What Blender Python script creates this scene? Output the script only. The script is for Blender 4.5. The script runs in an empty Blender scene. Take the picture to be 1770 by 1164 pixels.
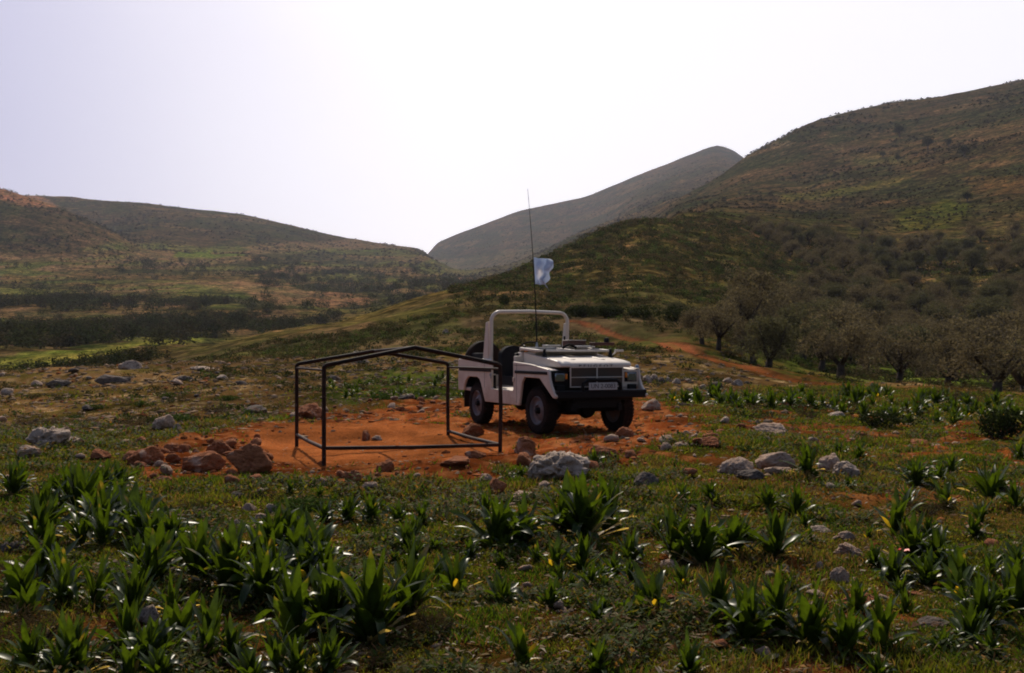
import bpy, bmesh, math, random
import numpy as np
from mathutils import Vector, Matrix, noise as mnoise

# ------------------------------------------------------------------ camera, world, sun, exposure
SC = bpy.context.scene
COL = SC.collection
W0, H0, F, HZ, HC = 1770.0, 1164.0, 1720.0, 605.0, 1.55   # photo size, focal length in its pixels, eye level, eye height
cam_d = bpy.data.cameras.new('camera'); cam = bpy.data.objects.new('camera', cam_d); COL.objects.link(cam)
cam.location = (0, 0, HC); cam.rotation_euler = (math.radians(90), 0, 0)
cam_d.sensor_width = 36; cam_d.lens = 36*F/W0; cam_d.shift_y = (HZ-H0/2)/W0
cam_d.clip_start = 0.05; cam_d.clip_end = 20000
SC.camera = cam
SUN_AZ, SUN_EL = -10.0, 42.0          # degrees right of the view direction, and above the horizon
world = bpy.data.worlds.new('World'); SC.world = world; world.use_nodes = True
wn, wl = world.node_tree.nodes, world.node_tree.links
bg = wn['Background']
sky = wn.new('ShaderNodeTexSky'); sky.sky_type = 'NISHITA'; sky.sun_disc = False
sky.sun_elevation = math.radians(SUN_EL); sky.sun_rotation = math.radians(SUN_AZ)
sky.altitude = 300; sky.air_density = 1.3; sky.dust_density = 3.0; sky.ozone_density = 3.5
tint = wn.new('ShaderNodeMix'); tint.data_type = 'RGBA'; tint.blend_type = 'MULTIPLY'
tint.inputs[0].default_value = 1.0; tint.inputs[7].default_value = (1.02, 0.93, 1.03, 1)
wl.new(sky.outputs[0], tint.inputs[6])
# a thin bright veil of high haze over the right-hand part of the sky
wtc = wn.new('ShaderNodeTexCoord'); wsp = wn.new('ShaderNodeSeparateXYZ'); wl.new(wtc.outputs['Generated'], wsp.inputs[0])
wno = wn.new('ShaderNodeTexNoise'); wno.inputs['Scale'].default_value = 1.6; wno.inputs['Detail'].default_value = 3; wl.new(wtc.outputs['Generated'], wno.inputs[0])
wad = wn.new('ShaderNodeMath'); wad.operation = 'MULTIPLY_ADD'; wad.inputs[1].default_value = .18; wl.new(wno.outputs[0], wad.inputs[0]); wl.new(wsp.outputs[0], wad.inputs[2])
wmr = wn.new('ShaderNodeMapRange'); wmr.interpolation_type = 'SMOOTHSTEP'; wl.new(wad.outputs[0], wmr.inputs[0])
for i_, v_ in ((1, -.52), (2, .06), (3, 0.0), (4, 1.0)): wmr.inputs[i_].default_value = v_
veil = wn.new('ShaderNodeMix'); veil.data_type = 'RGBA'; veil.blend_type = 'MULTIPLY'; wl.new(wmr.outputs[0], veil.inputs[0])
wl.new(tint.outputs[2], veil.inputs[6]); veil.inputs[7].default_value = (1.0, .96, .90, 1); 
hz_ = wn.new('ShaderNodeMix'); hz_.data_type = 'RGBA'; wl.new(wmr.outputs[0], hz_.inputs[0]); hz_.inputs[6].default_value = (5.2, 5.15, 7.6, 1); hz_.inputs[7].default_value = (13.4, 13.0, 13.5, 1)
fin = wn.new('ShaderNodeMix'); fin.data_type = 'RGBA'; fin.inputs[0].default_value = .62; wmy = wn.new('ShaderNodeMapRange'); wmy.interpolation_type = 'SMOOTHSTEP'; wl.new(wsp.outputs[1], wmy.inputs[0])
for i_, v_ in ((1, .05), (2, .75), (3, 0.0), (4, .82)): wmy.inputs[i_].default_value = v_
wl.new(wmy.outputs[0], fin.inputs[0]); wl.new(veil.outputs[2], fin.inputs[6]); wl.new(hz_.outputs[2], fin.inputs[7]); wl.new(fin.outputs[2], bg.inputs[0])
bg.inputs[1].default_value = 0.108
sun_d = bpy.data.lights.new('sun', 'SUN'); sun = bpy.data.objects.new('sun', sun_d); COL.objects.link(sun)
sun_d.energy = 5.0; sun_d.angle = math.radians(0.6); sun_d.color = (1.0, 0.89, 0.73)
a, e = math.radians(SUN_AZ), math.radians(SUN_EL)
SUNV = Vector((math.sin(a)*math.cos(e), math.cos(a)*math.cos(e), math.sin(e)))
sun.rotation_euler = SUNV.to_track_quat('Z', 'Y').to_euler()
sun.location = SUNV*50
SC.view_settings.view_transform = 'Standard'; SC.view_settings.look = 'None'
SC.view_settings.exposure = -0.33; SC.view_settings.gamma = 1.0
SC.cycles.filter_width = 1.9
SC.cycles.max_bounces = 6; SC.cycles.transparent_max_bounces = 4
SC.cycles.volume_bounces = 1

R = math.radians
rng = np.random.default_rng(7)
random.seed(11)

# ------------------------------------------------------------------ noise and terrain height
def _hash(ix, iy, s):
    h = (ix.astype(np.int64)*374761393 + iy.astype(np.int64)*668265263 + s*974634777) & 0xffffffff
    h = ((h ^ (h >> 13))*1274126177) & 0xffffffff
    h = (h ^ (h >> 16))
    return (h & 0xffff)/65535.0
def vnoise(x, y, s=0):
    x = np.asarray(x, float); y = np.asarray(y, float)
    ix, iy = np.floor(x), np.floor(y)
    fx, fy = x-ix, y-iy
    fx = fx*fx*fx*(fx*(fx*6-15)+10); fy = fy*fy*fy*(fy*(fy*6-15)+10)
    a = _hash(ix, iy, s); b = _hash(ix+1, iy, s); c = _hash(ix, iy+1, s); d = _hash(ix+1, iy+1, s)
    return (a+(b-a)*fx)+((c+(d-c)*fx)-(a+(b-a)*fx))*fy
def fbm(x, y, s=0, o=4):
    t = 0; amp = 0.5; n = 0
    for k in range(o):
        t = t+amp*vnoise(x*(2**k)+k*17.3, y*(2**k)-k*9.1, s+k); n += amp; amp *= 0.55
    return t/n
def ss(a, b, x):
    t = np.clip((np.asarray(x, float)-a)/(b-a), 0, 1); return t*t*(3-2*t)

# columns: photo x -> stations (distance, photo y) ; ('z', v) gives a height where the slope is out of sight
Z = lambda d, z: (d, None, z)
Yp = lambda d, y: (d, y, None)
cols = {
 -900: [Z(9,0),Z(15,-.05),Z(25,-.1),Yp(55,652),Z(85,-2.5),Yp(130,622),Yp(200,600),Yp(300,572),Yp(420,540),Yp(620,500),Yp(850,440),Yp(1150,290),Z(1350,150),Z(1900,200),Z(2700,150),Z(3200,100),Z(4500,0)],
 0:    [Z(9,0),Z(15,-.02),Z(25,-.05),Yp(55,650),Z(85,-2.5),Yp(130,620),Yp(200,597),Yp(300,570),Yp(420,540),Yp(620,500),Yp(850,450),Yp(1150,324),Z(1350,180),Yp(1900,338),Z(2700,150),Z(3200,100),Z(4500,0)],
 100:  [Z(9,0),Z(15,0),Z(25,-.03),Yp(55,648),Z(85,-2.2),Yp(130,618),Yp(200,598),Yp(300,572),Yp(420,541),Yp(620,502),Yp(850,452),Yp(1150,356),Z(1350,150),Yp(1900,341),Z(2700,150),Z(3200,100),Z(4500,0)],
 250:  [Z(9,0),Z(15,0),Z(25,.08),Yp(55,643),Z(85,-1.5),Yp(130,612),Yp(200,598),Yp(300,573),Yp(420,545),Yp(620,508),Yp(850,466),Yp(1150,432),Yp(1350,402),Yp(1900,352),Z(2700,150),Z(3200,100),Z(4500,0)],
 420:  [Z(9,0),Z(15,.02),Z(25,.2),Yp(55,634),Yp(95,607),Yp(140,588),Z(200,.5),Yp(300,572),Yp(420,546),Yp(620,510),Yp(850,474),Yp(1150,440),Yp(1350,418),Yp(1900,373),Z(2700,150),Z(3200,100),Z(4500,0)],
 600:  [Z(9,0),Z(15,.06),Z(25,.25),Yp(55,622),Yp(95,582),Yp(140,552),Z(200,2),Z(300,5),Yp(420,550),Yp(620,520),Yp(850,495),Yp(1150,470),Yp(1350,450),Yp(1900,415),Z(2700,200),Z(3200,120),Z(4500,0)],
 720:  [Z(9,0),Z(15,.12),Z(25,.28),Yp(55,615),Yp(95,562),Yp(150,515),Z(210,3),Z(320,10),Z(450,20),Yp(650,500),Yp(900,480),Yp(1150,461),Yp(1400,446),Yp(1750,429),Z(2700,230),Z(3200,180),Z(4500,0)],
 745:  [Z(9,0),Z(15,.13),Z(25,.28),Yp(55,614),Yp(95,559),Yp(155,506),Z(215,3),Z(320,10),Z(450,20),Yp(650,499),Yp(900,481),Yp(1150,465),Yp(1400,452),Yp(1700,437),Yp(2700,450),Yp(3200,426),Z(4500,0)],
 732:  [Z(9,0),Z(15,.13),Z(25,.28),Yp(55,615),Yp(95,560),Yp(153,510),Z(213,3),Z(320,10),Z(450,20),Yp(650,499),Yp(900,481),Yp(1150,463),Yp(1400,450),Yp(1700,432),Yp(2700,450),Yp(3200,429),Z(4500,0)],
 785:  [Z(9,0),Z(15,.14),Z(25,.28),Yp(55,613),Yp(95,556),Yp(165,491),Z(220,5),Z(320,12),Z(450,22),Yp(650,497),Yp(900,487),Yp(1150,478),Yp(1400,469),Z(1700,80),Yp(2700,438),Yp(3200,408),Z(4500,0)],
 900:  [Z(9,0),Z(15,.16),Z(25,.28),Yp(55,606),Yp(100,545),Yp(200,463),Z(260,10),Z(350,15),Z(450,22),Z(650,35),Z(900,60),Z(1150,90),Z(1400,120),Yp(2000,450),Yp(2700,400),Yp(3200,364),Z(4500,0)],
 1010: [Z(9,0),Z(15,.17),Z(25,.3),Yp(55,602),Yp(110,525),Yp(240,420),Z(300,20),Z(350,25),Z(450,35),Z(650,50),Z(900,90),Z(1150,130),Z(1400,170),Yp(2000,420),Yp(2700,375),Yp(3200,342),Z(4500,0)],
 1100: [Z(9,0),Z(15,.17),Z(25,.3),Yp(55,602),Yp(110,515),Yp(270,384),Z(340,30),Z(420,35),Z(520,50),Z(650,65),Z(850,95),Z(1100,140),Yp(1400,376),Yp(2000,350),Yp(2700,320),Yp(3200,304),Z(4500,0)],
 1170: [Z(9,0),Z(15,.17),Z(25,.3),Yp(55,604),Yp(110,522),Yp(275,383),Yp(340,369),Z(420,50),Z(520,62),Yp(650,366),Yp(850,356),Yp(1100,344),Yp(1400,340),Yp(2000,320),Yp(2700,290),Yp(3200,275),Z(4500,0)],
 1240: [Z(9,0),Z(15,.17),Z(25,.3),Yp(55,612),Yp(110,530),Yp(280,389),Yp(340,374),Yp(420,368),Yp(520,361),Yp(650,350),Yp(850,335),Yp(1100,306),Z(1400,200),Yp(2000,300),Yp(2700,265),Yp(3200,245),Z(4500,0)],
 1225: [Z(9,0),Z(15,.17),Z(25,.3),Yp(55,610),Yp(110,530),Yp(280,388),Yp(340,373),Yp(420,369),Yp(520,362),Yp(650,353),Yp(850,340),Yp(1100,315),Z(1400,200),Yp(2000,302),Yp(2700,267),Yp(3200,254),Z(4500,0)],
 1262: [Z(9,0),Z(15,.165),Z(25,.29),Yp(56,616),Yp(110,534),Yp(276,394),Yp(340,377),Yp(420,370),Yp(520,361),Yp(650,346),Yp(850,325),Yp(1100,292),Z(1400,190),Yp(2000,300),Yp(2700,272),Yp(3200,258),Z(4500,0)],
 1295: [Z(9,0),Z(15,.16),Z(25,.28),Yp(58,622),Yp(110,540),Yp(270,402),Yp(340,382),Yp(420,374),Yp(520,360),Yp(650,340),Yp(850,310),Yp(1100,268),Z(1400,180),Yp(2000,300),Yp(2700,285),Yp(3200,274),Z(4500,0)],
 1400: [Z(9,0),Z(15,.15),Z(25,.22),Yp(50,650),Yp(80,632),Yp(150,550),Yp(240,458),Yp(320,410),Yp(420,385),Yp(550,362),Yp(750,320),Yp(1150,213),Z(1400,200),Z(2000,300),Z(2700,250),Z(3200,150),Z(4500,0)],
 1540: [Z(9,0),Z(15,.12),Z(25,.18),Yp(45,670),Yp(70,655),Yp(130,592),Yp(220,505),Yp(300,445),Yp(420,385),Yp(550,340),Yp(750,285),Yp(1250,180),Z(1400,300),Z(2000,300),Z(2700,250),Z(3200,150),Z(4500,0)],
 1770: [Z(9,0),Z(15,.1),Z(25,.1),Yp(40,692),Yp(55,686),Yp(110,600),Yp(200,500),Yp(290,430),Yp(400,360),Yp(520,300),Yp(640,240),Yp(1350,140),Z(1500,330),Z(2000,300),Z(2700,250),Z(3200,150),Z(4500,0)],
 2700: [Z(9,0),Z(15,.1),Z(25,.1),Yp(40,692),Yp(55,686),Yp(110,590),Yp(200,490),Yp(290,400),Yp(400,320),Yp(520,250),Yp(640,180),Yp(1350,20),Z(1500,330),Z(2000,300),Z(2700,250),Z(3200,150),Z(4500,0)],
}
CP = np.array(sorted(cols), float)
SD, SZ = [], []                      # stations: log distance, and tangent of the elevation angle
for c in sorted(cols):
    st = [Z(1, 0)]+cols[c]
    d_ = np.array([q[0] for q in st], float); z_ = np.array([q[2] if q[1] is None else HC+(HZ-q[1])/F*q[0] for q in st])
    f_ = [1, 1.35, 1.8, 2.4, 3.2, 4.3, 5.8, 7.5]+[d_[1]+(d_[2]-d_[1])*t for t in (0, .33, .66)]+[d_[2]+(d_[3]-d_[2])*t for t in (0, .33, .66)]+[d_[3]+(d_[4]-d_[3])*t for t in (0, .3, .6)]
    dd_ = np.concatenate([f_, d_[4:]]); zz_ = np.interp(dd_, d_, z_)
    SD.append(np.log(dd_)); SZ.append((zz_-HC)/dd_)
SD = np.array(SD); SZ = np.array(SZ); KST = SD.shape[1]
def _coltab(px):
    px = np.clip(px, CP[0], CP[-1])
    i = np.clip(np.searchsorted(CP, px, 'right')-1, 0, len(CP)-2)
    t = (px-CP[i])/(CP[i+1]-CP[i]); t = np.clip(t, 0, 1)[:, None]
    return SD[i]*(1-t)+SD[i+1]*t, SZ[i]*(1-t)+SZ[i+1]*t
def _pchip_slopes(D, V):
    h = np.diff(D, axis=1); dl = np.diff(V, axis=1)/h
    m = np.zeros_like(V)
    w1 = 2*h[:, 1:]+h[:, :-1]; w2 = h[:, 1:]+2*h[:, :-1]
    a, b = dl[:, :-1], dl[:, 1:]
    ok = (a*b) > 0
    with np.errstate(divide='ignore', invalid='ignore'):
        mm = (w1+w2)/(w1/np.where(a == 0, 1, a)+w2/np.where(b == 0, 1, b))
    m[:, 1:-1] = np.where(ok, mm, 0); m[:, 0] = dl[:, 0]; m[:, -1] = dl[:, -1]
    return m
def zbase(px, d):
    """smooth height at photo column px, depth d (flat arrays)"""
    D, V = _coltab(px); M = _pchip_slopes(D, V)
    ld = np.clip(np.log(np.maximum(d, 1.0)), D[:, 0], D[:, -1])
    k = np.clip((ld[:, None] >= D).sum(1)-1, 0, KST-2); r = np.arange(len(px))
    x0, x1 = D[r, k], D[r, k+1]; h = x1-x0; t = (ld-x0)/h
    y0, y1, m0, m1 = V[r, k], V[r, k+1], M[r, k]*h, M[r, k+1]*h
    t2, t3 = t*t, t*t*t
    return HC+np.maximum(d, 1.0)*((2*t3-3*t2+1)*y0+(t3-2*t2+t)*m0+(-2*t3+3*t2)*y1+(t3-t2)*m1)
def bumps(x, y):
    d = np.maximum(y, 1.0); t = 0
    for i, (w, am) in enumerate([(.35, .05), (.9, .05), (2.6, .042), (7, .045), (20, .045), (60, .040), (180, .022), (420, .007)]):
        res = ss(0.004, 0.012, w/d)                     # fades where the grid cannot carry it
        near = np.minimum(1, d/(w*5.0))**1.3
        t = t+(fbm(x/w, y/w, 31+i, 2)-0.5)*w*am*2*res*near
    return t
JEEP_O = Vector((1.126, 16.55, .185)); JF = Vector((.4226, -.9063, 0)); JL = Vector((.9063, .4226, 0))
def zg(x, y, smooth=False):
    x = np.atleast_1d(np.asarray(x, float)); y = np.atleast_1d(np.asarray(y, float))
    sh = x.shape; x = x.ravel(); y = y.ravel()
    px = W0/2+F*x/np.maximum(y, 1.0)
    # blend neighbouring columns so their joints do not crease
    z = sum(w*zbase(px+o, y) for o, w in ((-24, .12), (-11, .2), (0, .36), (11, .2), (24, .12)))
    if not smooth: z = z+bumps(x, y)
    # level standing places: vehicle, frame
    u = (x-JEEP_O.x)*JF.x+(y-JEEP_O.y)*JF.y; v = (x-JEEP_O.x)*JL.x+(y-JEEP_O.y)*JL.y
    q = np.maximum(np.abs(u+1.25)-1.9, 0)**2+np.maximum(np.abs(v)-1.0, 0)**2
    k = np.exp(-q/0.5); z = z*(1-k)+(JEEP_O.z-0.02+0.012*(fbm(x*3, y*3, 5, 3)-.5)*2)*k
    pf = .01+.03*(x+2.5)+.018*(y-13.25)
    u = (x+1.8)*.93+(y-14.9)*.36; v = -(x+1.8)*.36+(y-14.9)*.93
    q = np.maximum(np.abs(u)-1.35, 0)**2+np.maximum(np.abs(v)-1.5, 0)**2
    k = np.exp(-q/0.45); z = z*(1-k)+(pf+0.03*(fbm(x*3, y*3, 5, 3)-.5)*2)*k
    return z.reshape(sh)
def z1(x, y): return float(zg(x, y)[0])
_DD = np.exp(np.linspace(np.log(2.0), np.log(4400), 700))
def hit(px, py, dmax=None):
    """world point of the ground seen at a photo pixel"""
    x = (px-W0/2)/F*_DD
    z = zg(x, _DD, True)
    y = HZ-(z-HC)/_DD*F
    i = np.argmax(y <= py) if (y <= py).any() else len(y)-1
    if i > 0:
        t = (y[i-1]-py)/max(1e-6, (y[i-1]-y[i])); d = _DD[i-1]+(_DD[i]-_DD[i-1])*min(max(t, 0), 1)
    else: d = _DD[0]
    xx = (px-W0/2)/F*d
    return Vector((xx, d, z1(xx, d)))

# ------------------------------------------------------------------ helpers
def tag(o, label=None, cat=None, group=None, kind=None):
    if label: o['label'] = label
    if cat: o['category'] = cat
    if group: o['group'] = group
    if kind: o['kind'] = kind
    return o
def link(name, me, parent=None, mat=None):
    o = bpy.data.objects.new(name, me); COL.objects.link(o)
    if parent is not None: o.parent = parent
    if mat is not None:
        for m in (mat if isinstance(mat, (list, tuple)) else [mat]): me.materials.append(m)
    return o
def empty(name, loc=(0, 0, 0), rz=0):
    o = bpy.data.objects.new(name, None); COL.objects.link(o); o.location = loc; o.rotation_euler = (0, 0, rz)
    o.empty_display_size = .2
    return o
def np_mesh(name, V, Fc, smooth=True, attr=None, matidx=None):
    """V (n,3); Fc (m,k) constant polygon size k"""
    me = bpy.data.meshes.new(name)
    V = np.ascontiguousarray(V, np.float32); Fc = np.ascontiguousarray(Fc, np.int32)
    m, k = Fc.shape
    me.vertices.add(len(V)); me.vertices.foreach_set('co', V.ravel())
    me.loops.add(m*k); me.loops.foreach_set('vertex_index', Fc.ravel())
    me.polygons.add(m); me.polygons.foreach_set('loop_start', np.arange(0, m*k, k, dtype=np.int32))
    me.polygons.foreach_set('loop_total', np.full(m, k, np.int32))
    me.polygons.foreach_set('use_smooth', np.full(m, smooth))
    if matidx is not None: me.polygons.foreach_set('material_index', np.ascontiguousarray(matidx, np.int32))
    me.update(calc_edges=True)
    if attr is not None:
        for an, av in attr.items():
            at = me.color_attributes.new(an, 'FLOAT_COLOR', 'POINT')
            c4 = np.ones((len(V), 4), np.float32); c4[:, :av.shape[1]] = av
            at.data.foreach_set('color', c4.ravel())
    return me
class MB:
    def __init__(s): s.v = []; s.f = []; s.m = []
    def add(s, V, Fc, mi=0):
        b = len(s.v); s.v += [tuple(v) for v in V]; s.f += [tuple(b+i for i in f) for f in Fc]; s.m += [mi]*len(Fc); return s
    def box(s, c, d, rot=None, mi=0):
        x, y, z = (k/2 for k in d); V = [Vector((i*x, j*y, k*z)) for i in (-1, 1) for j in (-1, 1) for k in (-1, 1)]
        if rot is not None: V = [rot @ v for v in V]
        V = [v+Vector(c) for v in V]
        return s.add(V, [(0, 1, 3, 2), (4, 6, 7, 5), (0, 4, 5, 1), (2, 3, 7, 6), (0, 2, 6, 4), (1, 5, 7, 3)], mi)
    def tube(s, pts, r, n=10, mi=0, closed=False, caps=True):
        pts = [Vector(p) for p in pts]; N = len(pts); rr = r if isinstance(r, (list, tuple)) else [r]*N
        up = None; rings = []
        for i, p in enumerate(pts):
            if closed: t = pts[(i+1) % N]-pts[i-1]
            else: t = pts[min(i+1, N-1)]-pts[max(i-1, 0)]
            t.normalize()
            if up is None: up = t.orthogonal().normalized()
            else:
                up = (up-t*up.dot(t)); up = up.normalized() if up.length > 1e-6 else t.orthogonal().normalized()
            w = t.cross(up)
            rings.append([p+(up*math.cos(2*math.pi*k/n)+w*math.sin(2*math.pi*k/n))*rr[i] for k in range(n)])
        V = [v for rg in rings for v in rg]; Fc = []
        for i in range(N if closed else N-1):
            j = (i+1) % N
            for k in range(n): Fc.append((i*n+k, i*n+(k+1) % n, j*n+(k+1) % n, j*n+k))
        if caps and not closed: Fc += [tuple(range(n))[::-1], tuple((N-1)*n+k for k in range(n))]
        return s.add(V, Fc, mi)
    def lathe(s, prof, c, axis='Y', n=32, mi=0):
        """prof: (radius, offset along the axis)"""
        V = []; 
        for (r, h) in prof:
            for k in range(n):
                a = 2*math.pi*k/n
                if axis == 'Y': V.append((c[0]+r*math.cos(a), c[1]+h, c[2]+r*math.sin(a)))
                elif axis == 'Z': V.append((c[0]+r*math.cos(a), c[1]+r*math.sin(a), c[2]+h))
                else: V.append((c[0]+h, c[1]+r*math.cos(a), c[2]+r*math.sin(a)))
        Fc = [(i*n+k, i*n+(k+1) % n, (i+1)*n+(k+1) % n, (i+1)*n+k) for i in range(len(prof)-1) for k in range(n)]
        return s.add(V, Fc, mi)
    def prism(s, poly, y0, y1, plane='xz', mi=0):
        """polygon (may be concave) extruded between y0 and y1 along the missing axis"""
        n = len(poly)
        def P(a, b, h): return {'xz': (a, h, b), 'xy': (a, b, h), 'yz': (h, a, b)}[plane]
        V = [P(a, b, y0) for a, b in poly]+[P(a, b, y1) for a, b in poly]
        from mathutils.geometry import tessellate_polygon
        tr = tessellate_polygon([[Vector((a, b, 0)) for a, b in poly]])
        Fc = [tuple(t) for t in tr]+[tuple(n+i for i in reversed(t)) for t in tr]
        Fc += [(i, (i+1) % n, n+(i+1) % n, n+i) for i in range(n)]
        return s.add(V, Fc, mi)
    def build(s, name, mat, parent=None, bevel=0, smooth=False, seg=2):
        me = bpy.data.meshes.new(name); me.from_pydata(s.v, [], s.f); 
        bm = bmesh.new(); bm.from_mesh(me); bmesh.ops.recalc_face_normals(bm, faces=bm.faces)
        bm.to_mesh(me); bm.free()
        me.polygons.foreach_set('material_index', s.m)
        o = link(name, me, parent, mat)
        if bevel:
            b = o.modifiers.new('bevel', 'BEVEL'); b.width = bevel; b.segments = seg; b.limit_method = 'ANGLE'; b.angle_limit = R(35)
            b.harden_normals = False
        if smooth or bevel:
            me.polygons.foreach_set('use_smooth', [True]*len(me.polygons))
            try: me.set_sharp_from_angle(angle=R(38))
            except Exception: pass
        return o

def new_mat(name, base=(.5, .5, .5), rough=.6, metal=0, spec=.5):
    m = bpy.data.materials.new(name); m.use_nodes = True
    p = m.node_tree.nodes['Principled BSDF']; p.inputs['Base Color'].default_value = (*base, 1)
    p.inputs['Roughness'].default_value = rough; p.inputs['Metallic'].default_value = metal
    p.inputs['Specular IOR Level'].default_value = spec
    return m, m.node_tree.nodes, m.node_tree.links, p
def N(nodes, t, **kw):
    n = nodes.new(t)
    for k, v in kw.items(): setattr(n, k, v)
    return n
def noise_n(nodes, links, scale, detail=4, rough=.6, coord='Object', vec=None):
    t = N(nodes, 'ShaderNodeTexNoise'); t.inputs['Scale'].default_value = scale; t.inputs['Detail'].default_value = detail; t.inputs['Roughness'].default_value = rough
    if vec is None:
        tc = nodes.get('TC') or N(nodes, 'ShaderNodeTexCoord', name='TC'); vec = tc.outputs[coord]
    links.new(vec, t.inputs['Vector']); return t
def ramp(nodes, links, fac, stops):
    r = N(nodes, 'ShaderNodeValToRGB'); el = r.color_ramp.elements
    while len(el) < len(stops): el.new(0.5)
    for e_, (p_, c_) in zip(el, stops): e_.position = p_; e_.color = (*c_, 1) if len(c_) == 3 else c_
    links.new(fac, r.inputs[0]); return r
def mixc(nodes, links, fac, a, b, mode='MIX'):
    m = N(nodes, 'ShaderNodeMix', data_type='RGBA', blend_type=mode)
    for s_, v in ((0, fac), (6, a), (7, b)):
        if hasattr(v, 'links') or isinstance(v, bpy.types.NodeSocket): links.new(v, m.inputs[s_])
        elif s_ == 0: m.inputs[0].default_value = v
        else: m.inputs[s_].default_value = (*v, 1)
    return m.outputs[2]
def bump_n(nodes, links, p, hsock, strength=.4, dist=.02):
    b = N(nodes, 'ShaderNodeBump'); b.inputs['Strength'].default_value = strength; b.inputs['Distance'].default_value = dist
    links.new(hsock, b.inputs['Height']); links.new(b.outputs[0], p.inputs['Normal']); return b
# ------------------------------------------------------------------ the ground: one sheet from the camera's feet to the mountains
def inpoly(px, py, poly):
    px = np.asarray(px); c = np.zeros(px.shape, bool); n = len(poly)
    for i in range(n):
        x1, y1 = poly[i]; x2, y2 = poly[i-1]
        if y1 == y2: continue
        c ^= ((y1 > py) != (y2 > py)) & (px < (x2-x1)*(py-y1)/(y2-y1)+x1)
    return c
def softpoly(px, py, poly, sx=12, sy=5, seed=3):
    """polygon mask with ragged edges"""
    jx = (fbm(px/40, py/14, seed, 3)-.5)*sx*4; jy = (fbm(px/40+50, py/14, seed+1, 3)-.5)*sy*4
    m = 0
    for ox, oy in ((0, 0), (.6, .5), (-.6, .5), (.6, -.5), (-.6, -.5)):
        m = m+inpoly(px+jx+ox*sx, py+jy+oy*sy, poly)
    return m/5.0
TRACK = [(985, 563), (1040, 569), (1100, 577), (1150, 588), (1210, 608), (1270, 631), (1320, 645), (1380, 660), (1430, 668), (1500, 676)]
TRW = np.array([hit(*p)[:2] for p in TRACK])
def track_dist(x, y):
    best = np.full(x.shape, 1e9)
    for i in range(len(TRW)-1):
        a, b = TRW[i], TRW[i+1]; ab = b-a; t = np.clip(((x-a[0])*ab[0]+(y-a[1])*ab[1])/(ab@ab), 0, 1)
        best = np.minimum(best, np.hypot(x-a[0]-t*ab[0], y-a[1]-t*ab[1]))
    return best
RED = [(215, 800), (300, 775), (420, 748), (500, 735), (500, 712), (610, 712), (700, 700), (790, 690), (900, 686), (1110, 690), (1170, 705), (1200, 725), (1215, 745), (1190, 765), (1150, 785), (1100, 790), (1000, 800), (960, 790), (880, 822), (860, 838), (720, 835), (600, 838), (470, 832), (380, 845), (240, 840)]
RED_CORE = [(430, 762), (520, 742), (640, 735), (780, 740), (870, 745), (880, 790), (820, 805), (600, 812), (470, 800)]
def ground_masks(px, py, x, y):
    red = softpoly(px, py, RED, 14, 5)
    core = softpoly(px, py, RED_CORE, 10, 4, 9)
    far = ss(640, 600, py)
    # patches of thin red soil amid the grass on the right and in front
    patch = ss(.52, .68, fbm(x/.7, y/.7, 77, 4))*ss(780, 860, py)*(.4+.6*ss(820, 1000, px))*.6
    patch = np.maximum(patch, ss(.58, .7, fbm(x/.8, y/.8, 78, 4))*ss(820, 900, py)*.2)
    patch = np.maximum(patch, .85*ss(.44, .58, fbm(x/.6, y/.8, 79, 4))*softpoly(px, py, [(1110, 700), (1770, 735), (1770, 815), (1400, 800), (1080, 815)], 20, 10, 5))
    return np.clip(np.maximum(red*ss(.30, .50, fbm(x/.8, y/.8, 12, 4)+core*.5+.14*(px < 1150)), patch), 0, 1), core, far
def lerp(a, b, t): return a*(1-t[:, None])+np.asarray(b)*t[:, None]
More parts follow.
